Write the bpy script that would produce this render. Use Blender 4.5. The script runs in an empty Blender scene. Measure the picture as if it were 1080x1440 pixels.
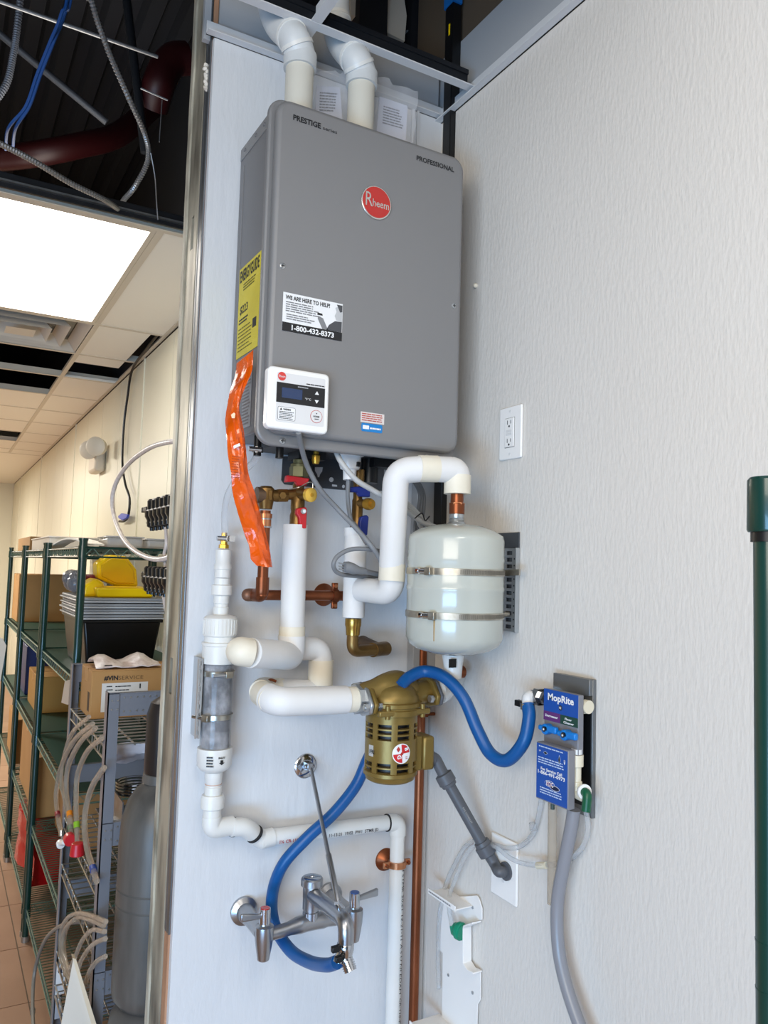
import bpy, bmesh, math, random
from mathutils import Vector as V, Matrix
random.seed(11)
scene = bpy.context.scene
# ------------------------------------------------------------------ camera
EYE = V((0.0, 0.0, 1.6)); FOC = 1104.7
RX = V((0.86953164, -0.49303036, 0.02891005)); RD = V((0.06133923, 0.04972639, -0.99687752)); RF = V((0.49005329, 0.86858986, 0.07348077))
cam = bpy.data.objects.new('camera', bpy.data.cameras.new('camera'))
scene.collection.objects.link(cam)
cam.data.sensor_fit = 'VERTICAL'; cam.data.sensor_height = 24.0; cam.data.lens = FOC / 1440 * 24.0
cam.data.clip_start = 0.02; cam.data.clip_end = 60
cam.matrix_world = Matrix(((RX.x, -RD.x, -RF.x, EYE.x), (RX.y, -RD.y, -RF.y, EYE.y), (RX.z, -RD.z, -RF.z, EYE.z), (0, 0, 0, 1)))
scene.camera = cam
# ------------------------------------------------------------------ world, lights, exposure
world = bpy.data.worlds.new('world'); scene.world = world; world.use_nodes = True
wb = world.node_tree.nodes['Background']; wb.inputs[0].default_value = (0.86, 0.91, 1.0, 1); wb.inputs[1].default_value = 0.15
def area_light(name, loc, target, sx, sy, power, col):
    ld = bpy.data.lights.new(name, 'AREA'); ld.shape = 'RECTANGLE'; ld.size = sx; ld.size_y = sy; ld.energy = power; ld.color = col
    o = bpy.data.objects.new(name, ld); scene.collection.objects.link(o); o.location = loc
    o.rotation_euler = (V(target) - V(loc)).to_track_quat('-Z', 'Y').to_euler()
    return o
area_light('shopfront_daylight', (-1.9, -1.2, 0.42), (0.5, 1.7, 0.6), 2.2, 0.8, 105, (0.33, 0.62, 1.0))
area_light('front_room_light', (-1.7, -1.1, 2.1), (1.0, 1.3, 1.5), 2.2, 1.1, 68, (1.0, 0.925, 0.80))
area_light('room_ceiling_light', (0.25, -0.35, 2.75), (0.9, 0.3, 0.0), 0.6, 1.2, 20, (1.0, 0.92, 0.80))
area_light('stockroom_ceiling_light', (-0.9, 6.2, 2.66), (-0.9, 6.2, 0), 0.6, 1.2, 120, (1.0, 0.94, 0.84))
area_light('stockroom_rear_ceiling_light', (-0.9, 10.2, 2.66), (-0.9, 10.2, 0), 0.6, 1.2, 110, (1.0, 0.94, 0.84))
scene.view_settings.view_transform = 'Standard'; scene.view_settings.look = 'None'
scene.view_settings.exposure = 0.0; scene.view_settings.gamma = 1.0; scene.view_settings.use_curve_mapping = False

# ------------------------------------------------------------------ measuring helpers: a sight line met with a plane of the room
def ray(u, v): return RX * ((u - 540) / FOC) + RD * ((v - 720) / FOC) + RF
def PY(u, v, y): r = ray(u, v); return EYE + r * (y / r.y)
def PX(u, v, x): r = ray(u, v); return EYE + r * (x / r.x)
def PZ(u, v, z): r = ray(u, v); return EYE + r * ((z - EYE.z) / r.z)

# ------------------------------------------------------------------ materials
def lin(c):
    if isinstance(c, str): c = [int(c[i:i+2], 16) / 255 for i in (0, 2, 4)]
    return tuple(x / 12.92 if x <= 0.04045 else ((x + 0.055) / 1.055) ** 2.4 for x in c)
MATS = {}
def mat(name, col, rough=0.5, metal=0.0, bump=None, var=None, coat=0.0, trans=0.0, alpha=1.0, emit=0.0, ior=1.45, streak=None, spec=0.5):
    if name in MATS: return MATS[name]
    m = bpy.data.materials.new(name); m.use_nodes = True; nt = m.node_tree; b = nt.nodes['Principled BSDF']
    c = lin(col) + (1,)
    b.inputs['Base Color'].default_value = c; b.inputs['Roughness'].default_value = rough; b.inputs['Metallic'].default_value = metal
    b.inputs['IOR'].default_value = ior; b.inputs['Specular IOR Level'].default_value = spec
    if coat: b.inputs['Coat Weight'].default_value = coat; b.inputs['Coat Roughness'].default_value = 0.08
    if trans: b.inputs['Transmission Weight'].default_value = trans
    if alpha < 1: b.inputs['Alpha'].default_value = alpha
    if emit: b.inputs['Emission Color'].default_value = c; b.inputs['Emission Strength'].default_value = emit
    tc = nt.nodes.new('ShaderNodeTexCoord')
    if var:   # (second colour, noise scale, amount, stretch xyz)
        mp = nt.nodes.new('ShaderNodeMapping'); mp.inputs['Scale'].default_value = var[3] if len(var) > 3 else (1, 1, 1)
        n = nt.nodes.new('ShaderNodeTexNoise'); n.inputs['Scale'].default_value = var[1]; n.inputs['Detail'].default_value = 6
        r = nt.nodes.new('ShaderNodeValToRGB'); r.color_ramp.elements[0].position = 0.40; r.color_ramp.elements[1].position = 0.66
        mx = nt.nodes.new('ShaderNodeMix'); mx.data_type = 'RGBA'
        mul = nt.nodes.new('ShaderNodeMath'); mul.operation = 'MULTIPLY'; mul.inputs[1].default_value = var[2]
        nt.links.new(tc.outputs['Object'], mp.inputs['Vector']); nt.links.new(mp.outputs[0], n.inputs['Vector'])
        nt.links.new(n.outputs['Fac'], r.inputs[0]); nt.links.new(r.outputs[0], mul.inputs[0]); nt.links.new(mul.outputs[0], mx.inputs['Factor'])
        mx.inputs['A'].default_value = c; mx.inputs['B'].default_value = lin(var[0]) + (1,)
        nt.links.new(mx.outputs['Result'], b.inputs['Base Color'])
    if bump:  # (scale, strength, distance, stretch)
        mp = nt.nodes.new('ShaderNodeMapping'); mp.inputs['Scale'].default_value = bump[3] if len(bump) > 3 else (1, 1, 1)
        n = nt.nodes.new('ShaderNodeTexNoise'); n.inputs['Scale'].default_value = bump[0]; n.inputs['Detail'].default_value = 3
        bp = nt.nodes.new('ShaderNodeBump'); bp.inputs['Strength'].default_value = bump[1]; bp.inputs['Distance'].default_value = bump[2]
        nt.links.new(tc.outputs['Object'], mp.inputs['Vector']); nt.links.new(mp.outputs[0], n.inputs['Vector'])
        nt.links.new(n.outputs['Fac'], bp.inputs['Height']); nt.links.new(bp.outputs[0], b.inputs['Normal'])
    MATS[name] = m; return m

M_wall = mat('white_wall_paint', 'd3d5d8', 0.45, bump=(60, 0.35, 0.004, (1, 1, 0.32)), var=('c3c5c7', 2.2, 0.25))
M_wallr = mat('white_textured_paint', 'd6d1ca', 0.42, bump=(135, 0.38, 0.0035, (1, 1, 0.3)))
M_steel = mat('galvanised_steel', '8e9296', 0.36, 0.85, var=('5f6366', 14, 0.6, (1, 1, 0.2)))
M_dusty = mat('dusty_steel_edge', 'b8b3a2', 0.45, 0.4, var=('5a544a', 16, 0.9, (1, 1, 0.25)))
M_wood = mat('stud_wood', 'b58a6c', 0.7, var=('8c6248', 12, 0.8, (4, 4, 0.3)))
M_whitemetal = mat('white_grid_metal', 'cfd0d2', 0.38)
M_black = mat('black_plastic', '0d0e10', 0.4)
M_blackgrid = mat('dark_grid_metal', '202226', 0.35, 0.3)
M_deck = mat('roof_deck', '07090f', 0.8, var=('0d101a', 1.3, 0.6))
M_tile = mat('ceiling_tile', 'efeadf', 0.85)
M_grid = mat('cream_grid', 'cfc5b4', 0.5)
M_frp = mat('cream_wall_panel', 'e3dfca', 0.40, bump=(40, 0.12, 0.003))
M_floor = mat('brown_floor_tile', 'a07e66', 0.4, var=('8d6c55', 3, 0.6))
M_grout = mat('grout', '6f5f50', 0.9)
M_panel = mat('light_panel', 'fff8ee', 0.6, emit=5.5)
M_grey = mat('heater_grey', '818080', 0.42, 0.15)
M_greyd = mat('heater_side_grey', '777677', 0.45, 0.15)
M_ink = mat('black_ink', '1c1c1e', 0.5)
M_paper = mat('white_label', 'e6e6e6', 0.4)
M_red = mat('red_badge', 'b8231d', 0.25, coat=0.6)
M_silver = mat('silver_rim', 'd5d2cd', 0.25, 0.8)
M_yellow = mat('yellow_label', 'd8c53c', 0.5, var=('c4b02c', 8, 0.6))
M_ctrl = mat('white_plastic', 'ebe9e6', 0.3)
M_ctrl2 = mat('pale_grey_plastic', 'd8d7d6', 0.35)
M_screen = mat('dark_blue_screen', '26395c', 0.15)
M_blue_l = mat('blue_label', '1179bd', 0.35)
M_pipe = mat('white_foam_insulation', 'dfdedd', 0.55, var=('d2cdc4', 6, 0.35), bump=(14, 0.2, 0.01))
M_cream = mat('cream_pipe_collar', 'e6dfcf', 0.5, var=('d6ccb4', 9, 0.5))
M_pvc = mat('white_pvc', 'dededb', 0.32, var=('cfcdc6', 6, 0.4))
M_vent = mat('vent_grey_white_pvc', 'd3d6d7', 0.4, var=('bcbebe', 7, 0.5))
M_ventc = mat('vent_cream_pipe', 'cdc9bd', 0.5)
M_brass = mat('aged_brass', '8a6a3c', 0.38, 0.75, var=('5f4724', 18, 0.6), bump=(90, 0.2, 0.002))
M_brassy = mat('bright_brass', 'd2a23c', 0.3, 0.7)
M_copper = mat('copper', '9a5a3a', 0.36, 0.8, var=('63341f', 9, 0.7, (1, 1, 0.4)))
M_copperb = mat('bright_copper', 'c98a62', 0.3, 0.8)
M_gold = mat('gold_painted_casting', '86703c', 0.38, 0.45, bump=(60, 0.15, 0.003), var=('7c632a', 10, 0.5))
M_redp = mat('red_vinyl_handle', 'c01f28', 0.35)
M_bluep = mat('dark_blue_handle', '1b2c78', 0.4)
M_tank = mat('tank_grey_green_enamel', 'b9bcb4', 0.22, coat=0.5, var=('adb0a6', 3, 0.5))
M_chrome = mat('chrome', 'c2c3c6', 0.14, 1.0)
M_satin = mat('satin_chrome', 'a6a7aa', 0.28, 0.95)
M_clampm = mat('clamp_steel', 'b4aea2', 0.3, 0.85, var=('7f776a', 40, 0.6))
M_zinc = mat('zinc_plate', 'b3b6b8', 0.3, 0.8)
M_hose = mat('blue_rubber_hose', '09508f', 0.36)
M_conduit = mat('grey_pvc_conduit', '55575c', 0.45)
M_clear = mat('clear_tube', 'e2e4e6', 0.12, trans=0.7, ior=1.15, alpha=0.75)
M_clearb = mat('clear_tube_warm', 'cbbfae', 0.12, trans=0.6, ior=1.15, alpha=0.7)
M_greyhose = mat('translucent_grey_hose', '85868c', 0.3)
M_orange = mat('orange_film', 'df5806', 0.22, coat=0.5, var=('c44c08', 22, 0.6), bump=(28, 0.7, 0.01))
M_film = mat('clear_plastic_film', 'eef0f6', 0.12, alpha=0.16, bump=(25, 0.8, 0.01))
M_moprite = mat('blue_dispenser_face', '124a9c', 0.35)
M_dispg = mat('grey_dispenser_body', '7b7b80', 0.4)
M_boxsteel = mat('recess_steel', '77797a', 0.35, 0.6)
M_knob = mat('bright_blue_knob', '0f74c4', 0.35)
M_ivory = mat('ivory_fitting', 'd8cfb8', 0.45)
M_greenf = mat('green_fitting', '0f6b4c', 0.4)
M_teal = mat('teal_green_cap', '058565', 0.35)
M_dkgreen = mat('dark_green_epoxy', '09322b', 0.3, coat=0.3)
M_cable = mat('grey_cable', '7b7d80', 0.5)
M_cablew = mat('pale_grey_cable', 'b4b4b2', 0.5)
M_flex = mat('steel_flex_conduit', '8f9092', 0.4, 0.7)
M_bluecable = mat('blue_data_cable', '164686', 0.5)
M_reddark = mat('dark_red_pipe', '2a0406', 0.45)
M_card = mat('brown_cardboard', 'b08450', 0.8, var=('a07744', 5, 0.5))
M_cardd = mat('dark_brown_cardboard', '9c7244', 0.8)  # darker brown for one carton
M_yellowp = mat('yellow_plastic', 'f0c400', 0.35)
M_blacktote = mat('black_tote', '08090a', 0.35)
M_traygrey = mat('grey_tray', '8f9092', 0.4)
M_rack = mat('grey_painted_rack', '74777f', 0.4, 0.15)
M_cyl = mat('grey_cylinder_paint', '5e5b57', 0.42, 0.1, var=('43413e', 9, 0.7, (3, 3, 0.5)))
M_cylcap = mat('dark_cap', '2b2523', 0.35, 0.2)
M_board = mat('pale_board', 'd5cec2', 0.6)
M_wire = mat('chrome_wire', 'b0aca4', 0.3, 0.8)
M_manif = mat('black_manifold', '111214', 0.28)
M_brown = mat('brown_duct', 'cfc6b8', 0.6)

# ------------------------------------------------------------------ mesh helpers
def basis(d):
    d = V(d).normalized(); a = V((0, 0, 1)) if abs(d.z) < 0.9 else V((1, 0, 0))
    x = d.cross(a).normalized(); return x, d.cross(x).normalized()
class MB:
    def __init__(s): s.v = []; s.f = []
    def add(s, vs, fs):
        n = len(s.v); s.v += [V(p) for p in vs]; s.f += [tuple(i + n for i in f) for f in fs]; return s
    def hexa(s, p): return s.add(p, [(0, 3, 2, 1), (4, 5, 6, 7), (0, 1, 5, 4), (1, 2, 6, 5), (2, 3, 7, 6), (3, 0, 4, 7)])
    def box(s, a, b):
        (x0, y0, z0), (x1, y1, z1) = a, b
        return s.hexa([(x0, y0, z0), (x1, y0, z0), (x1, y1, z0), (x0, y1, z0), (x0, y0, z1), (x1, y0, z1), (x1, y1, z1), (x0, y1, z1)])
    def obox(s, c, ax, ay, az):   # centre and three half axes
        c = V(c); ax, ay, az = V(ax), V(ay), V(az)
        return s.hexa([c - ax - ay - az, c + ax - ay - az, c + ax + ay - az, c - ax + ay - az, c - ax - ay + az, c + ax - ay + az, c + ax + ay + az, c - ax + ay + az])
    def bar(s, p, q, w, h=None, up=(0, 0, 1)):
        p, q = V(p), V(q); h = h or w; d = (q - p); u = V(up)
        if abs(d.normalized().dot(u)) > 0.95: u = V((0, 1, 0))
        x = d.cross(u).normalized(); y = x.cross(d).normalized()
        return s.obox((p + q) / 2, x * w / 2, d / 2, y * h / 2)
    def prism(s, poly, ext):
        e = V(ext); n = len(poly); P = [V(p) for p in poly]
        return s.add(P + [p + e for p in P], [tuple(range(n))[::-1], tuple(range(n, 2 * n))] + [(i, (i + 1) % n, (i + 1) % n + n, i + n) for i in range(n)])
    def lathe(s, o, axis, prof, n=28, xdir=None):
        o = V(o); d = V(axis).normalized(); x, y = basis(d); k0 = len(s.v); vs = []; fs = []
        for h, r in prof:
            for i in range(n):
                a = 2 * math.pi * i / n; vs.append(o + d * h + (x * math.cos(a) + y * math.sin(a)) * max(r, 1e-5))
        for k in range(len(prof) - 1):
            for i in range(n):
                j = (i + 1) % n; fs.append((k * n + i, k * n + j, (k + 1) * n + j, (k + 1) * n + i))
        fs.append(tuple(range(n))[::-1]); m = (len(prof) - 1) * n; fs.append(tuple(range(m, m + n)))
        return s.add(vs, fs)
    def cyl(s, p, q, r, r1=None, n=20): p, q = V(p), V(q); return s.lathe(p, q - p, [(0, r), ((q - p).length, r if r1 is None else r1)], n)
    def tube(s, pts, r, n=12):
        P = [V(p) for p in pts]; m = len(P); R = r if isinstance(r, (list, tuple)) else [r] * m
        t = [(P[min(i + 1, m - 1)] - P[max(i - 1, 0)]).normalized() for i in range(m)]
        x, _ = basis(t[0]); vs = []
        for i in range(m):
            x = (x - t[i] * x.dot(t[i])).normalized(); y = t[i].cross(x)
            for k in range(n):
                a = 2 * math.pi * k / n; vs.append(P[i] + (x * math.cos(a) + y * math.sin(a)) * R[i])
        fs = [(i * n + k, i * n + (k + 1) % n, (i + 1) * n + (k + 1) % n, (i + 1) * n + k) for i in range(m - 1) for k in range(n)]
        fs += [tuple(range(n))[::-1], tuple(range((m - 1) * n, m * n))]
        return s.add(vs, fs)
    def ball(s, c, r, n=14, sq=1.0):
        pr = [(-r * math.cos(math.pi * k / 8) * sq, r * math.sin(math.pi * k / 8)) for k in range(9)]
        return s.lathe(c, (0, 0, 1), pr, n)
    def grid(s, rows, thick=None):
        m, n = len(rows), len(rows[0]); vs = [V(p) for r in rows for p in r]
        fs = [(i * n + j, i * n + j + 1, (i + 1) * n + j + 1, (i + 1) * n + j) for i in range(m - 1) for j in range(n - 1)]
        if thick:
            e = V(thick); k = len(vs); vs += [p + e for p in vs]; fs += [tuple(x + k for x in f[::-1]) for f in fs]
            ring = [j for j in range(n)] + [i * n + n - 1 for i in range(1, m)] + [(m - 1) * n + j for j in range(n - 2, -1, -1)] + [i * n for i in range(m - 2, 0, -1)]
            fs += [(ring[i], ring[i] + k, ring[(i + 1) % len(ring)] + k, ring[(i + 1) % len(ring)]) for i in range(len(ring))]
        return s.add(vs, fs)
    def build(s, name, m, parent=None, bevel=0.0, seg=2, smooth=38, kind=None, label=None):
        me = bpy.data.meshes.new(name)
        lo = V([min(p[i] for p in s.v) for i in range(3)]); hi = V([max(p[i] for p in s.v) for i in range(3)])
        c = V(((lo.x + hi.x) / 2, (lo.y + hi.y) / 2, lo.z if parent is None else (lo.z + hi.z) / 2))
        me.from_pydata([p - c for p in s.v], [], s.f)
        bm = bmesh.new(); bm.from_mesh(me); bmesh.ops.recalc_face_normals(bm, faces=bm.faces)
        for f in bm.faces: f.smooth = True
        bm.to_mesh(me); bm.free()
        me.set_sharp_from_angle(angle=math.radians(smooth))
        me.materials.append(m)
        o = bpy.data.objects.new(name, me); scene.collection.objects.link(o)
        place(o, c, parent)
        if bevel:
            b = o.modifiers.new('bevel', 'BEVEL'); b.width = bevel; b.segments = seg; b.limit_method = 'ANGLE'; b.angle_limit = math.radians(40); b.harden_normals = False
        if kind: o['kind'] = kind
        if label: o['label'] = label
        return o
WLOC = {}
def place(o, c, parent):
    if parent is not None: o.parent = parent; o.location = V(c) - WLOC[parent]
    else: o.location = c
    WLOC[o] = V(c)
def tag(o, label, cat, group=None):
    o['label'] = label; o['category'] = cat
    if group: o['group'] = group
    return o
def thing(name, label, cat, loc, group=None):
    o = bpy.data.objects.new(name, None); o.empty_display_size = 0.05; scene.collection.objects.link(o); place(o, V(loc), None)
    return tag(o, label, cat, group)
def struct(name, mb, m, bevel=0.0): o = mb.build(name, m, None, bevel); o['kind'] = 'structure'; return o
def catmull(pts, sub=8):
    P = [V(p) for p in pts]; P = [P[0] * 2 - P[1]] + P + [P[-1] * 2 - P[-2]]; out = []
    for i in range(1, len(P) - 2):
        a, b, c, d = P[i - 1:i + 3]
        for k in range(sub):
            t = k / sub; out.append(0.5 * (2 * b + (c - a) * t + (2 * a - 5 * b + 4 * c - d) * t * t + (3 * b - a - 3 * c + d) * t ** 3))
    out.append(P[-2]); return out
def fillet(pts, rad, sub=8):
    P = [V(p) for p in pts]; out = [P[0]]
    for i in range(1, len(P) - 1):
        a = (P[i - 1] - P[i]); b = (P[i + 1] - P[i]); r = min(rad, a.length * 0.49, b.length * 0.49)
        p0 = P[i] + a.normalized() * r; p1 = P[i] + b.normalized() * r
        for k in range(sub + 1):
            t = k / sub; out.append(p0 * (1 - t) ** 2 + P[i] * 2 * t * (1 - t) + p1 * t * t)
    out.append(P[-1]); return out
TXT = {}
def text(name, s, o, xd, yd, size, m, parent=None, width=None, bold=0.0, align='LEFT', depth=0.0004, label=None):
    """lettering cut from the built-in font, laid on a surface at o along xd / yd"""
    cu = bpy.data.curves.new('t', 'FONT'); cu.body = s; cu.size = 1.0; cu.offset = bold; cu.extrude = 0.0; cu.resolution_u = 2
    ob = bpy.data.objects.new('t', cu); scene.collection.objects.link(ob)
    dg = bpy.context.evaluated_depsgraph_get(); me = bpy.data.meshes.new_from_object(ob.evaluated_get(dg)); bpy.data.objects.remove(ob)
    vs = [v.co.copy() for v in me.vertices]; fs = [tuple(p.vertices) for p in me.polygons]; bpy.data.meshes.remove(me)
    x0 = min(p.x for p in vs); x1 = max(p.x for p in vs); k = size / 0.72; kx = k if width is None else width / (x1 - x0)
    off = {'LEFT': -x0, 'CENTER': -(x0 + x1) / 2, 'RIGHT': -x1}[align]
    xd, yd = V(xd).normalized(), V(yd).normalized(); nz = xd.cross(yd)
    mb = MB(); mb.add([V(o) + xd * (p.x + off) * kx + yd * p.y * k + nz * depth for p in vs], fs)
    return mb.build(name, m, parent, label=label)
def fine(name, o, xd, yd, rows, w, pitch, m, parent, h=0.5, words=5, jit=0.25, depth=0.0004):
    """rows of small print too fine to read: broken strokes of ink"""
    xd, yd = V(xd).normalized(), V(yd).normalized(); nz = xd.cross(yd) * depth; mb = MB()
    for r in range(rows):
        x = 0.0; end = w * (1 - random.random() * jit)
        while x < end:
            l = min(w / words * (0.4 + random.random() * 0.8), end - x)
            p = V(o) + xd * x - yd * pitch * r + nz
            mb.add([p, p + xd * l, p + xd * l + yd * pitch * h, p + yd * pitch * h], [(0, 1, 2, 3)]); x += l + w * 0.02
    return mb.build(name, m, parent, kind='stuff')
def copy_tree(o, delta, parent=None):
    c = o.copy(); scene.collection.objects.link(c)
    if parent is None: c.location = o.location + V(delta); WLOC[c] = WLOC[o] + V(delta)
    else: c.parent = parent; WLOC[c] = WLOC[o] + V(delta)
    for ch in [x for x in list(WLOC) if x.parent == o]: copy_tree(ch, delta, c)
    return c
def plate(mb, poly, n, t): return mb.prism(poly, V(n) * t)
def rrect(o, xd, yd, w, h, r, k=5):
    o, xd, yd = V(o), V(xd), V(yd); P = []
    for cx, cy, a0 in ((w - r, r, -90), (w - r, h - r, 0), (r, h - r, 90), (r, r, 180)):
        for i in range(k + 1):
            a = math.radians(a0 + 90 * i / k); P.append(o + xd * (cx + r * math.cos(a)) + yd * (cy + r * math.sin(a)))
    return P
EX, EY, EZ = V((1, 0, 0)), V((0, 1, 0)), V((0, 0, 1))
# ================================================================== THE SETTING
D = 1.69; XR = 1.096; XE = 0.475      # back wall plane, right wall plane, free end of the back wall
struct('wall_back', MB().box((XE, D, 0), (XR, D + 0.016, 2.80)), M_wall)
struct('wall_back_upper', MB().box((XE - 0.02, D + 0.02, 2.80), (XR, D + 0.034, 2.96)), mat('grey_upper_board', 'a9abae', 0.5))
struct('wall_right', MB().box((XR, -3.2, 0), (XR + 0.12, 1.86, 2.79)), M_wallr)
struct('wall_right_upper', MB().box((XR + 0.012, -3.2, 2.79), (XR + 0.12, 1.86, 2.985)), mat('grey_upper_board', 'a9abae', 0.5))
struct('wall_right_top_board', MB().box((XR + 0.02, -3.2, 2.985), (XR + 0.12, 1.86, 3.9)), mat('raw_brown_board', '57493a', 0.8))
struct('wall_back_rear_face', MB().box((XE, D + 0.15, 0), (XR, D + 0.163, 2.95)), M_wall)
# free end of the partition: steel corner edge, stud and wooden strip
W = thing('trim_1', 'end', 'trim', (XE, D + 0.08, 0)); del W['label']; del W['category']; W['kind'] = 'structure'
MB().box((XE - 0.004, D + 0.016, 0), (XE + 0.012, D + 0.05, 3.35)).build('wood_strip', M_wood, W, 0.002)
MB().box((XE - 0.005, D + 0.014, 0.82), (XE - 0.001, D + 0.048, 3.35)).box((XE - 0.006, D + 0.036, 0.82), (XE - 0.002, D + 0.041, 3.35)).build('metal_stud', M_steel, W, 0.001)
mb = MB()
for z0, z1 in ((0.0, 1.31), (1.39, 2.33), (2.41, 3.35)): mb.box((XE - 0.006, D + 0.052, z0), (XE + 0.01, D + 0.135, z1))
for z0 in (1.31, 2.33): mb.box((XE - 0.006, D + 0.052, z0), (XE + 0.01, D + 0.078, z0 + 0.08)).box((XE - 0.006, D + 0.10, z0), (XE + 0.01, D + 0.135, z0 + 0.08))
mb.build('stud_web', M_dusty, W)
jag = []
n = 60
for i in range(n + 1):
    z = 3.35 * i / n; jag.append((z, random.uniform(-0.003, 0.003)))
mb = MB(); rows = []
for z, j in jag: rows.append([(XE - 0.010, D + 0.136 + j, z), (XE - 0.011, D + 0.154 + j * 0.5, z)])
mb.grid(rows, (0.02, 0, 0)); mb.build('corner_bead', mat('scuffed_white_bead', 'c9c3b2', 0.5, 0.2, var=('6b6455', 20, 0.8, (1, 1, 0.3))), W)
# torn plaster lump at the drywall edge
mb = MB()
for i in range(9):
    p = PY(291 + random.uniform(-3, 3), 92 + i * 4.6, D + 0.03); mb.lathe(p, (random.uniform(-1, 1), random.uniform(-1, 1), random.uniform(-1, 1)), [(-0.006, 0.002), (random.uniform(-.003, .002), random.uniform(0.005, 0.011)), (0.006, 0.004)], 5)
mb.build('torn_plaster', mat('plaster', 'd9d2c6', 0.9), W, kind='stuff')
MB().box((XR - 0.018, D - 0.012, 0), (XR - 0.004, D - 0.001, 1.45)).build('trim_2', mat('grey_corner_strip', 'b8b4b0', 0.5))['kind'] = 'structure'
# screw spot and marks on the right wall
tag(MB().ball(PX(670, 402, XR) + V((-0.003, 0, 0)), 0.006, 8).build('wall_anchor', M_cream), 'small off white plastic wall anchor right of the heater', 'anchor')
# wall angle strips and ceiling T bars of the missing ceiling
t = MB(); t.box((XE - 0.02, D - 0.022, 2.797), (XR, D, 2.800)).box((XE - 0.02, D - 0.003, 2.797), (XR, D, 2.83)); struct('trim_3', t, M_whitemetal)
t = MB(); t.box((XR - 0.022, -3.2, 2.789), (XR, D, 2.792)).box((XR - 0.004, -3.2, 2.789), (XR, D, 2.827)); struct('trim_4', t, M_whitemetal)
yt = 1.535
tee = thing('ceiling_tee_bar', 'white steel ceiling T bar with dark web running above the two vent pipes', 'ceiling bar', (0.8, yt, 2.80))
MB().box((-1.2, yt - 0.012, 2.797), (XR - 0.002, yt + 0.012, 2.800)).build('flange', M_whitemetal, tee)
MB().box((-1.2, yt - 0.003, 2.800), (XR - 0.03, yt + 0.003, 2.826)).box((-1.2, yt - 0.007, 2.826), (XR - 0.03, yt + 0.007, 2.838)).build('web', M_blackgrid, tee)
t2 = thing('short_ceiling_tee', 'short white cross T bar between two white vent pipes', 'ceiling bar', (0.62, 1.6, 2.80))
MB().box((0.640, yt + 0.012, 2.7975), (0.664, D - 0.022, 2.8005)).build('flange', M_whitemetal, t2)
MB().box((0.650, yt + 0.012, 2.8005), (0.654, D - 0.022, 2.835)).build('web', M_whitemetal, t2)
t2 = thing('front_cross_tee', 'wide white cross T bar joining the long T bar, upper edge of photo', 'ceiling bar', (0.62, 1.2, 2.80))
MB().box((0.640, 0.3, 2.7975), (0.664, yt - 0.012, 2.8005)).build('flange', M_whitemetal, t2)
MB().box((0.650, 0.3, 2.8005), (0.654, yt - 0.012, 2.835)).build('web', M_whitemetal, t2)
# metal frame members on the upper back wall (behind the heater top right)
t = MB(); t.box((1.000, D - 0.006, 2.35), (1.008, D, 2.797)).box((1.016, D - 0.006, 2.35), (1.022, D, 2.797)); struct('trim_5', t, M_whitemetal)
# unseen slab added overhead to keep the plenum dark, roof deck high above
struct('ceiling_front_light_block', MB().box((-4.2, -3.2, 2.83), (XR, 0.95, 2.86)), M_whitemetal)
rf = MB().box((-4.2, -3.3, 4.05), (1.3, 13, 4.1))
rf = struct('ceiling_deck', rf, M_deck)
mb = MB()
for i in range(34):
    x = -4.0 + i * 0.15; mb.add([(x, 0.4, 4.0), (x + 0.06, 0.4, 4.0), (x + 0.08, 0.4, 4.05), (x - 0.02, 0.4, 4.05), (x, 8, 4.0), (x + 0.06, 8, 4.0), (x + 0.08, 8, 4.05), (x - 0.02, 8, 4.05)], [(0, 1, 5, 4), (1, 2, 6, 5), (3, 0, 4, 7)])
mb.build('deck_rib', M_deck, rf, kind='stuff')
# stockroom behind
XW = 0.91; YB = 12.75; ZC = 2.71
struct('wall_stockroom_right', MB().box((XW + 0.012, D + 0.163, 0), (XW + 0.1, YB, 2.74)), mat('wall_substrate', '8a7f70', 0.8))
struct('wall_stockroom_right_upper', MB().box((XW + 0.012, D + 0.163, 2.74), (XW + 0.1, YB, 4.05)), M_deck)  # wall above the ceiling coloured near-black for the plenum's shade
wr = [o for o in scene.objects if o.name == 'wall_stockroom_right'][0]
y = D + 0.165; k = 0
while y < YB:
    MB().box((XW, y + 0.004, 0.02), (XW + 0.012, min(y + 0.61, YB) - 0.004, ZC - 0.01)).build('wall_panel', M_frp, wr); y += 0.61
t = MB(); y = D + 0.165
while y < YB: t.box((XW - 0.006, y - 0.012, 0.02), (XW, y + 0.012, ZC)); y += 2.44
struct('trim_6', t, M_frp)
struct('wall_stockroom_far', MB().box((-4.2, YB, 0), (XW + 0.1, YB + 0.1, 4.05)), M_frp)
struct('wall_stockroom_left', MB().box((-4.2, 2.2, 0), (-4.1, YB, 4.05)), M_frp)
# floor with separate tiles where they can be told apart
fl = struct('floor', MB().box((-4.2, -3.2, -0.05), (1.3, YB, -0.004)), M_grout)
tm = MB().box((0.0, 0.0, -0.0035), (0.452, 0.452, 0.0)); first = None
for i in range(-4, 3):
    for j in range(3, 19):
        x = i * 0.457 - 0.07; y = j * 0.457
        if first is None: first = tm.build('floor_tile', M_floor, fl); base = first.location.copy(); o = first
        else:
            o = first.copy(); scene.collection.objects.link(o); WLOC[o] = V((0, 0, 0))
        o.location = base + V((x, y, 0))
t = MB().box((-4.1, 3 * 0.457, -0.0035), (-4 * 0.457 - 0.08, YB, 0)).box((-4 * 0.457 - 0.08, 19 * 0.457, -0.0035), (0.9, YB, 0)).box((-4.1, -3.2, -0.0035), (1.09, 3 * 0.457 - 0.01, 0))
t.build('outer_floor_tiles', M_floor, fl, kind='stuff')
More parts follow.
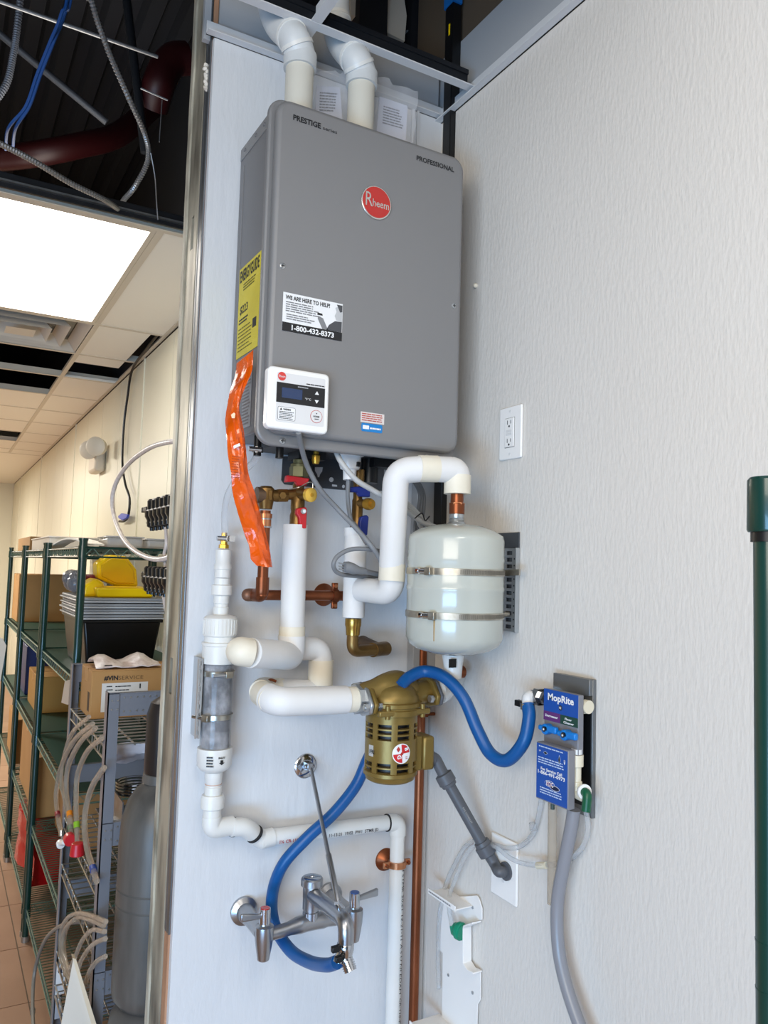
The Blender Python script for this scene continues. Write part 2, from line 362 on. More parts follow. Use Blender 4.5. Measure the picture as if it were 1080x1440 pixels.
# stockroom hung ceiling: T bars, tiles, light panel, diffuser; dark plenum where tiles are missing
x1 = 0.582; x0 = x1 - 0.61
cl = struct('ceiling', MB().box((-4.1, 9.0, ZC), (XW, YB, ZC + 0.012)), M_tile)
yf = 2.60
ys = [yf, yf + 1.22, yf + 1.83, yf + 2.44, yf + 3.05, yf + 3.66, yf + 4.27, yf + 4.88, yf + 5.49, yf + 6.1, yf + 6.46]
for xx, ya in ((x1, yf), (x0, yf), (x0 - 0.61, yf), (x0 - 1.22, yf)):
    MB().box((xx - 0.012, ya, ZC - 0.003), (xx + 0.012, 9.0, ZC)).box((xx - 0.002, ya, ZC), (xx + 0.002, 9.0, ZC + 0.035)).build('tee', M_grid, cl)
for yy in ys:
    MB().box((-4.1, yy - 0.012, ZC - 0.0035), (XW - 0.02, yy + 0.012, ZC - 0.0005)).box((-4.1, yy - 0.002, ZC), (XW, yy + 0.002, ZC + 0.035)).build('cross_tee', M_grid, cl)
MB().box((XW - 0.022, yf, ZC - 0.004), (XW, 9.0, ZC - 0.001)).box((XW - 0.003, yf, ZC - 0.004), (XW, 9.0, ZC + 0.03)).build('wall_angle', M_grid, cl)
MB().box((-4.1, yf - 0.050, ZC - 0.002), (0.70, yf - 0.036, ZC + 0.045)).build('edge_bar', M_blackgrid, cl, 0.003)
MB().box((-4.1, yf - 0.064, ZC + 0.012), (0.70, yf - 0.050, ZC + 0.018)).build('edge_rail', M_steel, cl)
def ctile(xa, ya, xb, yb): MB().box((xa + 0.013, ya + 0.013, ZC - 0.001), (xb - 0.013, yb - 0.013, ZC + 0.012)).build('ceiling_tile', M_tile, cl)
ctile(x1, ys[0], XW, ys[1])
ctile(x1, ys[1], x1 + 0.265, ys[2] + 0.21)
ctile(x1, ys[3] - 0.03, XW, ys[4]); ctile(x1, ys[4], XW, ys[5]); ctile(x1, ys[5], XW, ys[6]); ctile(x1, ys[6], XW, ys[7]); ctile(x1, ys[7], XW, ys[8]); ctile(x1, ys[8], XW, ys[9]); ctile(x1, ys[9], XW, ys[10])
for i in range(4, 10):
    if i == 7: continue
    ctile(x0, ys[i], x1, ys[i + 1])
for c in range(1, 4):
    for i in range(0, 10):
      if i not in (2, 3): ctile(x0 - 0.61 * c, ys[i], x0 - 0.61 * (c - 1), ys[i + 1])
lp = thing('led_light_panel', 'bright white square LED panel lit in the stockroom ceiling', 'ceiling light', ((x0 + x1) / 2, (ys[0] + ys[1]) / 2, ZC))
MB().box((x0 + 0.03, ys[0] + 0.03, ZC - 0.002), (x1 - 0.03, ys[1] - 0.03, ZC + 0.004)).build('diffuser', M_panel, lp)
f = MB()
f.box((x0 + 0.013, ys[0] + 0.013, ZC - 0.003), (x0 + 0.03, ys[1] - 0.013, ZC + 0.02)).box((x1 - 0.03, ys[0] + 0.013, ZC - 0.003), (x1 - 0.013, ys[1] - 0.013, ZC + 0.02))
f.box((x0 + 0.03, ys[0] + 0.013, ZC - 0.003), (x1 - 0.03, ys[0] + 0.03, ZC + 0.02)).box((x0 + 0.03, ys[1] - 0.03, ZC - 0.003), (x1 - 0.03, ys[1] - 0.013, ZC + 0.02)); f.build('frame', M_grid, lp)
vd = thing('square_air_diffuser', 'square white stepped air diffuser in the ceiling next to the lit panel', 'air vent', ((x0 + x1) / 2, ys[1] + 0.3, ZC))
M_diff = mat('diffuser_white', 'cfc8bc', 0.45)
for k, (a, zt) in enumerate(((0.0, 0.0), (0.085, -0.005), (0.16, -0.01), (0.225, -0.012))):
    xa, xb, ya, yb = x0 + 0.015 + a, x1 - 0.015 - a, ys[1] + 0.015 + a, ys[2] - 0.015 - a
    w = 0.045; h = 0.05
    m = MB()
    o4 = [V((xa, ya, ZC + zt)), V((xb, ya, ZC + zt)), V((xb, yb, ZC + zt)), V((xa, yb, ZC + zt))]
    i4 = [V((xa + w, ya + w, ZC + h)), V((xb - w, ya + w, ZC + h)), V((xb - w, yb - w, ZC + h)), V((xa + w, yb - w, ZC + h))]
    if k == 3: m.add(o4, [(0, 1, 2, 3)])
    else: m.add(o4 + i4, [(i, (i + 1) % 4, (i + 1) % 4 + 4, i + 4) for i in range(4)])
    m.build('louver_ring', M_diff, vd)
MB().box((x0 + 0.02, ys[1] + 0.02, ZC + 0.055), (x1 - 0.02, ys[2] - 0.02, ZC + 0.06)).build('back_plate', M_blackgrid, vd)

# ================================================================== PLENUM
def cable(name, pts, r, m, label, cat, group=None, n=8, sub=8):
    return tag(MB().tube(catmull(pts, sub), r, n).build(name, m), label, cat, group)
def flexc(name, pts, r, m, label, cat):
    c = catmull(pts, 26); R = [r * (1.0 if i % 2 else 0.78) for i in range(len(c))]
    return tag(MB().tube(c, R, 8).build(name, m, smooth=10), label, cat)
def up(lst, y, dz=0): return [PY(u, v, y) for u, v in lst]
flexc('flexible_conduit', [PY(118, -60, 2.2) + V((0, 0, 0.9)), PY(120, -60, 2.2), PY(130, 5, 2.2), PY(152, 70, 2.25), PY(180, 135, 2.3), PY(204, 190, 2.4), PY(208, 225, 2.45), PY(190, 262, 2.5), PY(172, 285, 2.6), PY(172, 302, 2.7)], 0.009, M_flex, 'ribbed steel conduit hanging down in the dark ceiling gap, longest', 'conduit')
flexc('low_flexible_conduit', [PY(-60, 175, 2.2), PY(0, 202, 2.25), PY(50, 228, 2.3), PY(100, 258, 2.38), PY(145, 280, 2.45), PY(166, 294, 2.55)], 0.009, M_flex, 'ribbed steel conduit lying just above the stockroom ceiling edge', 'conduit')
flexc('far_flexible_conduit', [PY(30, -20, 3.0) + V((0, 0, 0.25)), PY(30, -20, 3.0), PY(24, 40, 3.0), PY(18, 80, 3.0), PY(8, 120, 3.0), PY(-20, 160, 3.0)], 0.013, mat('dull_flex', '70737a', 0.5, 0.5), 'dull ribbed conduit at the far left of dark ceiling gap', 'conduit')
for k, (dx, dy) in enumerate(((0, 0), (5, 0.03))):
    cable('data_cable', [PY(98 + dx, -40, 2.2) + V((0, 0, 0.8)), PY(98 + dx, -40, 2.2), PY(86 + dx, 20, 2.2 + dy), PY(70 + dx * (1 if k else -1), 60, 2.25), PY(52 + dx, 105, 2.3), PY(36 + dx, 150, 2.35), PY(12 + dx * 2, 180, 2.4), PY(8 + dx * 2, 210, 2.6)], 0.0045, M_bluecable, ['blue data cable hanging in the ceiling gap, left strand', 'blue data cable hanging in the ceiling gap, right strand'][k], 'cable', 'blue data cables')
tag(MB().cyl(PY(-400, -138, 2.6), PY(222, 80, 2.6), 0.006).build('threaded_rod', M_flex), 'thin straight steel rod crossing the dark ceiling gap', 'rod')
tag(MB().cyl(PY(166, -100, 2.9), PY(204, 215, 2.9), 0.016).build('black_hanger_bar', M_blackgrid), 'dark grey flat hanger bar behind the ribbed conduit', 'hanger')
tag(MB().cyl(PY(-250, -158, 3.3), PY(150, 172, 3.3), 0.014).build('slanting_dark_pipe', mat('dark_pipe', '3b3d42', 0.5)), 'thin dark slanting pipe in the dark ceiling gap', 'pipe')
tag(MB().tube(catmull([PY(-60, 225, 3.9), PY(5, 222, 3.8), PY(60, 215, 3.7), PY(110, 205, 3.7), PY(165, 190, 3.8), PY(215, 150, 4.0)], 6), 0.055, 16).build('red_sprinkler_pipe', M_reddark), 'dark red sprinkler pipe low in the ceiling gap', 'pipe')
tag(MB().tube(catmull([PY(262, 82, 2.9), PY(245, 84, 2.9), PY(232, 98, 2.9), PY(222, 122, 2.9), PY(214, 150, 2.95)], 6), 0.06, 16).build('red_elbow_pipe', M_reddark), 'dark red curved sprinkler elbow beside the wall end', 'pipe')
for a, b in (((212, 220), (220, 262)), ((220, 262), (213, 305)), ((220, 262), (222, 308)), ((228, 140), (224, 200))):
    pass
cable('hanger_wire', [PY(212, 215, 2.42), PY(218, 250, 2.45), PY(220, 283, 2.5), PY(222, 309, 2.53)], 0.002, M_flex, 'thin twisted hanger wire above the ceiling edge', 'wire')
tag(MB().cyl(PY(228, 140, 2.6), PY(224, 200, 2.6), 0.0016, n=6).cyl(PY(198, 124, 2.6), PY(236, 141, 2.6), 0.003, n=6).build('bracket_wire', M_flex), 'small thin wire bracket beside the red elbow', 'wire')
# above the heater room grid
tag(MB().prism([PY(493, 20, 1.88), PY(491, -60, 1.88), PY(560, -60, 1.88), PY(572, 22, 1.88), PY(569, 58, 1.88)], (0, 0.05, 0)).build('brown_duct', M_brown), 'dull brown duct side above the T bar', 'duct')
tag(MB().cyl(PY(575, 52, 1.9), PY(640, -8, 1.9), 0.018).build('grey_overhead_conduit', M_cable), 'grey slanting conduit above the T bar', 'conduit')
tag(MB().box((0.62, 2.4, 2.70), (0.92, 2.42, 4.0)).build('plenum_dark_sheet', M_deck), 'added dark sheet standing for the darkness through the gap above the T bar', 'board')  # near-black sheet added where the plenum is only unlit depth
struct('wall_plenum_blocker', MB().box((0.925, 2.05, 2.75), (1.3, 2.42, 4.04)).box((1.1, 1.87, 2.75), (1.3, 2.05, 4.04)), M_deck)  # near-black block added to shut out the bright world behind the plenum
bp = thing('black_vertical_duct', 'black vertical pipe cover in the corner right of heater', 'pipe', (1.06, 1.64, 1.75))
c0 = PY(635.5, 150, 1.64); c9 = PY(636, 8, 1.64).z
MB().box((c0.x - 0.014, 1.625, 1.70), (c0.x + 0.014, 1.66, c9)).build('channel', M_black, bp, 0.002)
MB().box((c0.x - 0.016, 1.62, c9), (c0.x + 0.012, 1.665, c9 + 0.03)).build('end_cap', mat('cap_blue', '1767b0', 0.4), bp, label='bright blue end cap')
tag(MB().cyl((XR - 0.012, 1.64, 3.0), (XR - 0.012, 1.64, 3.03), 0.006).build('yellow_plug', M_yellowp), 'tiny yellow plug next to the blue cap', 'plug')
# ================================================================== WATER HEATER
XA, XB, YF, ZB, ZT = 0.540, 1.000, 1.440, 1.863, 2.549
H = thing('water_heater', 'large grey wall hung tankless water heater with round red badge', 'water heater', (0.77, 1.56, 1.85))
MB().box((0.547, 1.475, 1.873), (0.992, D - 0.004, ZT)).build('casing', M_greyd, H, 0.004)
MB().prism(rrect((XA - 0.010, 1.462, ZB - 0.022), EX, EZ, XB - XA + 0.014, ZT - ZB + 0.032, 0.035, 7), (0, 0.016, 0)).build('cover_flange', M_grey, H, 0.005, 3)
fc = MB().prism(rrect((XA, YF, ZB), EX, EZ, XB - XA, ZT - ZB, 0.032, 8), (0, 0.024, 0)).build('front_cover', M_grey, H, 0.010, 4)
MB().box((0.545, 1.49, ZT - 0.03), (0.549, D - 0.01, ZT - 0.002)).build('side_lip', M_grey, H, 0.001)
MB().box((0.5455, 1.655, 1.89), (0.5475, 1.659, 2.50)).build('side_seam', M_grey, H)
for y in (1.53, 1.58, 1.65): MB().cyl((0.5452, y, ZT - 0.015), (0.543, y, ZT - 0.015), 0.004, n=12).build('side_screw', M_greyd, H)
def screw(p):
    s = MB().lathe(p, (0, -1, 0), [(0, 0.0062), (0.0015, 0.006), (0.0022, 0.0045)], 18).build('screw', M_zinc, H)
    MB().box((p[0] - 0.004, p[1] - 0.0028, p[2] - 0.0007), (p[0] + 0.004, p[1] - 0.002, p[2] + 0.0007)).box((p[0] - 0.0007, p[1] - 0.0028, p[2] - 0.004), (p[0] + 0.0007, p[1] - 0.002, p[2] + 0.004)).build('cross_slot', M_ink, s)
screw((0.563, YF, 2.200)); screw((0.978, YF, 2.199)); screw((0.586, 1.462, 1.852)); screw((0.93, 1.462, 1.852))
# badge
bc = V((0.770, YF, 2.384))
def disc(mb, c, n, r, t, k=40): mb.lathe(c, n, [(0, r), (t, r)], k); return mb
bd = disc(MB(), bc, (0, -1, 0), 0.0365, 0.004).build('badge', M_silver, H, 0.001)
disc(MB(), bc + V((0, -0.004, 0)), (0, -1, 0), 0.0335, 0.0008).build('badge_face', M_red, bd)
text('badge_lettering', 'R', bc + V((-0.027, -0.0048, -0.012)), EX, EZ, 0.032, M_silver, bd, width=0.017, bold=0.0)
text('badge_lettering', 'heem', bc + V((-0.010, -0.0048, -0.010)), EX, EZ, 0.0165, M_silver, bd, width=0.040, bold=0.01)
y = YF - 0.0002
text('lettering', 'PRESTIGE', (0.5735, y, 2.508), EX, EZ, 0.0115, M_ink, H, width=0.062, bold=0.035)
text('lettering', 'series', (0.640, y, 2.508), EX, EZ, 0.0075, M_ink, H, width=0.033, bold=0.01)
text('lettering', 'PROFESSIONAL', (0.869, y, 2.509), EX, EZ, 0.011, M_ink, H, width=0.101, bold=0.03)
# service sticker
sx0, sx1, sz0, sz1 = 0.567, 0.6995, 2.069, 2.148
MB().box((sx0, y - 0.0006, sz0), (sx1, y, sz1)).build('service_sticker', M_paper, H)
yy = y - 0.0007
MB().box((sx0, yy - 0.0002, sz0), (sx1, yy, sz0 + 0.0185)).build('sticker_band', M_ink, H)
text('sticker_lettering', 'WE ARE HERE TO HELP!', (sx0 + 0.005, yy, sz1 - 0.0135), EX, EZ, 0.0085, M_ink, H, width=0.098, bold=0.03)
text('sticker_lettering', '1-800-432-8373', (sx0 + 0.020, yy - 0.0003, sz0 + 0.0045), EX, EZ, 0.0105, M_paper, H, width=0.094, bold=0.03)
fine('fine_print', (sx0 + 0.006, yy, sz1 - 0.020), EX, EZ, 5, 0.078, 0.0045, mat('soft_ink', '7c7c7e', 0.6), H)
fine('fine_print', (sx0 + 0.008, yy, sz1 - 0.045), EX, EZ, 3, 0.062, 0.0045, mat('soft_ink', '7c7c7e', 0.6), H)
M_ph = mat('photo_grey', '7f8082', 0.5); M_ph2 = mat('photo_dark', '4a4b4e', 0.5); M_ph3 = mat('photo_light', 'b9babb', 0.5)
def flat(name, pts, m, yv, par): return MB().prism([(a, yv, b) for a, b in pts], (0, -0.0002, 0)).build(name, m, par)
u0 = sx1
flat('sticker_photo', [(u0 - 0.001, sz0 + 0.0187), (u0 - 0.036, sz0 + 0.0187), (u0 - 0.030, sz0 + 0.030), (u0 - 0.017, sz0 + 0.040), (u0 - 0.001, sz0 + 0.041)], M_ph2, yy, H)
flat('sticker_photo', [(u0 - 0.001, sz0 + 0.041), (u0 - 0.014, sz0 + 0.042), (u0 - 0.018, sz0 + 0.051), (u0 - 0.014, sz0 + 0.060), (u0 - 0.017, sz0 + 0.068), (u0 - 0.008, sz0 + 0.073), (u0 - 0.001, sz0 + 0.070)], M_ph3, yy, H)
flat('sticker_photo', [(u0 - 0.001, sz0 + 0.062), (u0 - 0.006, sz0 + 0.060), (u0 - 0.010, sz0 + 0.068), (u0 - 0.014, sz0 + 0.0755), (u0 - 0.001, sz0 + 0.0755)], M_ph2, yy - 0.0003, H)
flat('sticker_photo', [(u0 - 0.045, sz0 + 0.0187), (u0 - 0.032, sz0 + 0.0187), (u0 - 0.044, sz0 + 0.041), (u0 - 0.055, sz0 + 0.044), (u0 - 0.056, sz0 + 0.038)], M_ph, yy, H)
flat('sticker_photo', [(u0 - 0.057, sz0 + 0.046), (u0 - 0.045, sz0 + 0.046), (u0 - 0.046, sz0 + 0.050), (u0 - 0.057, sz0 + 0.051)], M_ink, yy, H)
# small sticker pair at lower right
MB().box((0.7495, y - 0.0006, 1.907), (0.806, y, 1.929)).build('warning_sticker', mat('pale_sticker', 'd9cfca', 0.5), H)
fine('fine_print', (0.752, yy, 1.924), EX, EZ, 4, 0.050, 0.0045, mat('red_soft_ink', 'b4544a', 0.6), H, jit=0.05)
MB().prism(rrect((0.752, y, 1.888), EX, EZ, 0.050, 0.0175, 0.003), (0, -0.0006, 0)).build('blue_sticker', M_blue_l, H)
MB().box((0.755, yy - 0.0001, 1.893), (0.770, yy, 1.901)).build('sticker_mark', M_paper, H)
fine('fine_print', (0.772, yy, 1.894), EX, EZ, 1, 0.026, 0.007, M_paper, H, words=4, jit=0.0)
# energy label on the left side
xs = 0.5465
e0, e1 = 1.520, 1.652
lb = MB().prism([(xs, e0, 2.053), (xs, e1, 2.053), (xs, e1, 2.256), (xs, e0, 2.256)], (-0.0008, 0, 0)).build('energy_label', M_yellow, H)
xl = xs - 0.0009; YD = V((0, -1, 0))
text('energy_lettering', 'ENERGYGUIDE', (xl, e1 - 0.006, 2.224), YD, EZ, 0.026, M_ink, lb, width=0.120, bold=0.03)
text('energy_lettering', '$223', (xl, e1 - 0.014, 2.150), YD, EZ, 0.018, M_ink, lb, width=0.05, bold=0.02)
M_yink = mat('olive_ink', '6b6220', 0.6)
fine('fine_print', (xl, e1 - 0.03, 2.212), YD, EZ, 3, 0.09, 0.006, M_yink, lb)
fine('fine_print', (xl, e1 - 0.01, 2.135), YD, EZ, 2, 0.06, 0.007, M_ink, lb)
fine('fine_print', (xl, e1 - 0.008, 2.115), YD, EZ, 7, 0.09, 0.008, M_yink, lb, h=0.3)
MB().box((xl - 0.0003, e0 + 0.012, 2.100), (xl, e0 + 0.034, 2.120)).build('energy_block', M_ink, lb)
# white text labels low on the side
MB().box((xs - 0.0006, 1.545, 1.89), (xs, 1.60, 2.035)).build('data_label', mat('grey_label', '9a9a9b', 0.5), H)
fine('fine_print', (xs - 0.0008, 1.598, 2.03), YD, EZ, 20, 0.05, 0.007, mat('label_line', '77706f', 0.5), H)
# remote controller
cx0, cx1, cz0, cz1, cy = 0.533, 0.664, 1.867, 1.989, 1.415
cp = MB().prism(rrect((cx0, cy, cz0), EX, EZ, cx1 - cx0, cz1 - cz0, 0.010, 6), (0, 0.022, 0)).build('control_panel', M_ctrl, H, 0.004, 3)
yc = cy - 0.0003
fa = MB().prism(rrect((cx0 + 0.018, cy, cz0 + 0.014), EX, EZ, 0.103, 0.097, 0.003), (0, -0.0006, 0)).build('control_face', M_ctrl2, cp)
fb = MB().box((cx0 + 0.018, yc - 0.0007, cz0 + 0.052), (cx0 + 0.121, yc, cz0 + 0.0915)).build('control_band', M_ink, cp)
MB().box((cx0 + 0.029, yc - 0.0010, cz0 + 0.062), (cx0 + 0.072, yc - 0.0006, cz0 + 0.082)).build('display', M_screen, cp)
ya = yc - 0.0009
for z0, s in ((cz0 + 0.077, 1), (cz0 + 0.066, -1)):
    flat('arrow', [(cx0 + 0.099, z0), (cx0 + 0.108, z0), (cx0 + 0.1035, z0 + 0.007 * s)], M_paper, ya, cp)
text('lettering', '°F°C', (cx0 + 0.078, ya, cz0 + 0.063), EX, EZ, 0.0045, M_paper, cp, width=0.013)
fine('fine_print', (cx0 + 0.062, ya, cz0 + 0.086), EX, EZ, 1, 0.022, 0.004, mat('grey_print', '9fa0a4', 0.5), cp, jit=0)
fine('fine_print', (cx0 + 0.080, yc - 0.0005, cz0 + 0.0945), EX, EZ, 1, 0.040, 0.004, M_ink, cp, jit=0)
disc(MB(), V((cx0 + 0.028, yc - 0.0002, cz0 + 0.1035)), (0, -1, 0), 0.0085, 0.0006).build('control_badge', mat('badge_pink_red', 'cf3f3a', 0.3), cp)
text('lettering', 'Rheem', (cx0 + 0.021, yc - 0.0010, cz0 + 0.101), EX, EZ, 0.005, M_paper, cp, width=0.014)
c = V((cx0 + 0.104, yc - 0.0004, cz0 + 0.033))
disc(MB(), c, (0, -1, 0), 0.0130, 0.0004, 32).build('power_ring', mat('ring_red', 'b7433f', 0.4), cp); disc(MB(), c + V((0, -0.0003, 0)), (0, -1, 0), 0.0120, 0.0004, 32).build('power_button', M_ctrl2, cp)
text('lettering', 'POWER', c + V((0, -0.0008, -0.002)), EX, EZ, 0.0035, M_ink, cp, width=0.013, align='CENTER', bold=0.03)
disc(MB(), c + V((0, -0.0008, 0.006)), (0, -1, 0), 0.0012, 0.0003, 10).build('power_light', M_ink, cp)
fine('fine_print', c + V((-0.004, -0.0008, -0.006)), EX, EZ, 1, 0.009, 0.003, M_ink, cp, jit=0)
wx, wz = cx0 + 0.022, cz0 + 0.018
MB().prism(rrect((wx, yc, wz), EX, EZ, 0.037, 0.026, 0.003), (0, -0.0006, 0)).build('warning_frame', M_ink, cp)
MB().prism(rrect((wx + 0.0006, yc - 0.0002, wz + 0.0006), EX, EZ, 0.0358, 0.0248, 0.0026), (0, -0.0006, 0)).build('warning_label', M_paper, cp)
text('lettering', 'WARNING', (wx + 0.011, ya, wz + 0.0195), EX, EZ, 0.0035, M_ink, cp, width=0.016, bold=0.03)
flat('warning_triangle', [(wx + 0.004, wz + 0.0193), (wx + 0.009, wz + 0.0193), (wx + 0.0065, wz + 0.0238)], M_ink, ya, cp)
fine('fine_print', (wx + 0.003, ya, wz + 0.0155), EX, EZ, 5, 0.031, 0.0032, M_ink, cp, h=0.4, words=7, jit=0.15)
# fittings under the casing that belong to the heater
MB().box((0.60, 1.50, 1.855), (0.95, 1.66, 1.874)).build('underside', mat('dark_underside', '2d2f33', 0.5), H)
p = PY(430, 640, 1.60); MB().box((p.x - 0.03, 1.57, 1.838), (p.x + 0.035, 1.63, 1.858)).cyl((p.x, 1.6, 1.80), (p.x, 1.6, 1.84), 0.02).build('hot_outlet_collar', M_black, H)
p = PY(520, 648, 1.60); MB().cyl((p.x, 1.6, 1.80), (p.x, 1.6, 1.86), 0.02).box((p.x - 0.01, 1.56, 1.835), (p.x + 0.06, 1.6, 1.858)).build('cold_inlet_collar', M_black, H)
p = PY(393, 640, 1.52); MB().cyl((p.x, 1.52, 1.825), (p.x, 1.52, 1.865), 0.0085, n=12).build('drain_stub', M_black, H)
p = PY(444, 650, 1.57); MB().lathe((p.x, 1.57, 1.828), EZ, [(0, 0.007), (0.008, 0.0095), (0.018, 0.0095), (0.022, 0.006), (0.035, 0.006)], 12).build('brass_plug', M_brassy, H)
# backing plate behind the pipes
bpz = thing('heater_backing_plate', 'dark grey steel mounting plate on the wall below the heater', 'bracket', (0.8, D, 1.75))
yw = D - 0.004
pts = [(398, 642), (396, 675), (400, 681), (470, 688), (500, 690), (540, 690), (540, 640)]
MB().prism([PY(a, b, yw) for a, b in pts], (0, 0.003, 0)).build('steel_plate', mat('plate_grey', '55585d', 0.4, 0.5), bpz)
M_see = M_wall
def hole(pts): MB().prism([PY(a, b, yw - 0.0005) for a, b in pts], (0, 0.0004, 0)).build('hole', M_see, bpz)
hole([(443, 657), (454, 657), (453, 663), (450, 667), (449, 671), (447, 671), (446, 667), (443, 662)])
hole([(466 + 3.2 * math.cos(a * 0.7), 674.5 + 3.5 * math.sin(a * 0.7)) for a in range(9)])
hole([(467, 681), (474, 682), (474, 684.5), (467, 684)])
hole([(483 + 2 * math.cos(a * 0.7), 684 + 2.4 * math.sin(a * 0.7)) for a in range(9)])
# white panel/board dark shape on wall right of plate (grey riser channel behind the cables)
ch = thing('grey_riser_channel', 'grey metal riser channel on the wall behind the coiled grey cables', 'channel', (1.0, D, 1.3))
a = PY(578, 700, D); b = PY(616, 700, D)
MB().box((a.x, D - 0.03, 1.30), (b.x, D - 0.001, 2.35)).build('channel_box', mat('channel_grey', 'a3a4a6', 0.4, 0.2), ch, 0.002)
MB().box((b.x - 0.012, D - 0.033, 1.30), (b.x - 0.009, D - 0.030, 2.35)).build('channel_seam', M_ink, ch)

# ================================================================== VENT PIPES
def elbow_pipe(name, label, px, yb, rad, lean):
    t = thing(name, label, 'pipe', (PY(*px[0], yb).x, yb, ZT), 'twin vent pipes')
    b = PY(*px[0], yb); b.z = ZT - 0.01
    c1 = PY(*px[1], yb)
    MB().cyl(b, (b.x, yb, c1.z + 0.004), rad * 0.90, n=32).build('pipe_stub', M_ventc, t)
    MB().lathe((b.x, yb, b.z + 0.008), EZ, [(0, rad * 1.0), (0.012, rad * 1.02), (0.016, rad * 0.92)], 32).build('dark_gasket', mat('mottled_gasket', '57503f', 0.7, var=('a39b86', 60, 0.8)), t)
    MB().lathe((b.x, yb, c1.z), EZ, [(0, rad * 1.06), (0.034, rad * 1.06), (0.036, rad)], 32).build('socket', M_vent, t)
    path = [V((b.x, yb, c1.z + 0.03))] + [PY(u, v, yq) for u, v, yq in px[2:]]
    path.append(V((path[-1].x, path[-1].y, 3.98)))
    fp = fillet(path, 0.07, 8)
    MB().tube(fp, rad, 32).build('elbow', M_vent, t)
    # raised rings along the elbow
    for k in (2, 9, 17):
        i = k; d = (fp[i + 1] - fp[i - 1]).normalized()
        MB().cyl(fp[i] - d * 0.004, fp[i] + d * 0.004, rad * 1.07, n=32).build('socket_rim', M_pvc, t)
    return t
elbow_pipe('vent_pipe', 'white elbowed vent pipe at left of heater top', [(420, 140), (421, 98), (415, 55, 1.55), (384, 28, 1.63), (378, -60, 1.63)], 1.56, 0.0345, 1)
elbow_pipe('vent_pipe', 'white elbowed vent pipe right of the other one', [(507, 160), (507, 122), (502, 85, 1.55), (473, 55, 1.63), (468, -60, 1.63)], 1.56, 0.0345, 1)
# ---------------- document bags
def doc_bag(label, quad, y, seed):
    random.seed(seed); t = thing('document_bag', label, 'bag', PY(*quad[0], y), 'document bags')
    A, B, C, Dq = [PY(a, b, y) for a, b in quad]   # top left, top right, bottom right, bottom left
    C.z = Dq.z = ZT + 0.012
    rows = []
    for i in range(9):
        r = []
        for j in range(9):
            s, q_ = j / 8, i / 8; p = (A * (1 - s) + B * s) * (1 - q_) + (Dq * (1 - s) + C * s) * q_
            r.append(p + V((random.uniform(-.001, .001), -0.004 - abs(random.gauss(0, 0.006)), random.uniform(-.004, .004))))
        rows.append(r)
    MB().grid([[p + (p - (A + B + C + Dq) / 4) * 0.14 for p in r] for r in rows], (0, 0.0006, 0)).build('plastic_sleeve', M_film, t)
    MB().prism([A * .9 + C * .1, B * .9 + Dq * .1 - V((0.006, 0, 0.004)), C * 0.95 + A * .05, Dq * 0.95 + B * .05], (0, 0.004, 0)).build('folded_papers', mat('paper', 'c9cbd8', 0.7), t)
    o = Dq * .22 + A * .78 + (B - A) * .2; 
    fine('fine_print', o + V((0, -0.0006, 0)), (B - A), (A - Dq), 7, (B - A).length * 0.55, 0.007, mat('dark_soft_ink', '5a5a60', 0.6), t)
    return t
doc_bag('crumpled clear bag of papers on heater between the two vent pipes', [(441, 108), (486, 112), (490, 168), (440, 156)], 1.62, 3)
doc_bag('crumpled clear bag of papers on heater right of both vent pipes', [(530, 122), (582, 138), (571, 196), (524, 184)], 1.62, 5)

# ================================================================== EXPANSION TANK
tc = V((0.950, 1.370, 0)); tr = 0.1015
z0, z1 = 1.432, 1.700
T = thing('expansion_tank', 'round grey green expansion tank strapped to the right wall', 'tank', (tc.x, tc.y, 1.42))
prof = [(0.0, 0.015), (0.001, 0.05), (0.010, 0.080), (0.020, 0.0945), (0.034, tr), (0.085, tr), (0.130, tr), (0.133, tr * 1.012), (0.139, tr * 1.012), (0.142, tr), (0.190, tr), (0.196, tr * 1.012), (0.203, tr), (0.236, tr), (0.246, tr * 0.975), (0.258, 0.080), (0.266, 0.058), (0.270, 0.030), (0.272, 0.018)]
MB().lathe((tc.x, tc.y, 1.430), EZ, prof, 64).build('shell', M_tank, T, smooth=50)
MB().lathe((tc.x, tc.y, 1.700), EZ, [(0, 0.020), (0.004, 0.018), (0.006, 0.0150), (0.010, 0.0165), (0.013, 0.0145), (0.017, 0.016), (0.022, 0.0145), (0.026, 0.0155)], 28).build('threaded_neck', M_zinc, T)
def band(z, name):
    b = MB().lathe((tc.x, tc.y, z), EZ, [(-0.0065, tr + 0.0005), (-0.0065, tr + 0.002), (0.0065, tr + 0.002), (0.0065, tr + 0.0005)], 64).build('strap', M_clampm, T)
    a0 = math.atan2(-tc.y, -tc.x)
    m = MB()
    for k in range(60):
        a = a0 + 0.1 + k * 0.022; c = V((math.cos(a), math.sin(a), 0)); t_ = V((-c.y, c.x, 0))
        m.obox(V((tc.x, tc.y, z)) + c * (tr + 0.0022), t_ * 0.0005, c * 0.0003, EZ * 0.004)
    m.build('strap_slots', mat('slot_dark', '6b655a', 0.6), b, kind='stuff')
    a = a0 - (0.52 if z > 1.58 else 0.42); c = V((math.cos(a), math.sin(a), 0)); t_ = V((-c.y, c.x, 0)); o = V((tc.x, tc.y, z)) + c * (tr + 0.007)
    MB().obox(o, t_ * 0.007, c * 0.006, EZ * 0.008).build('clamp_housing', M_clampm, b, 0.0015)
    MB().cyl(o - t_ * 0.024, o - t_ * 0.007, 0.0045, n=12).cyl(o - t_ * 0.028, o - t_ * 0.022, 0.006, n=8).build('clamp_screw', M_chrome, b)
band(1.6, 'upper'); band(1.512, 'lower')
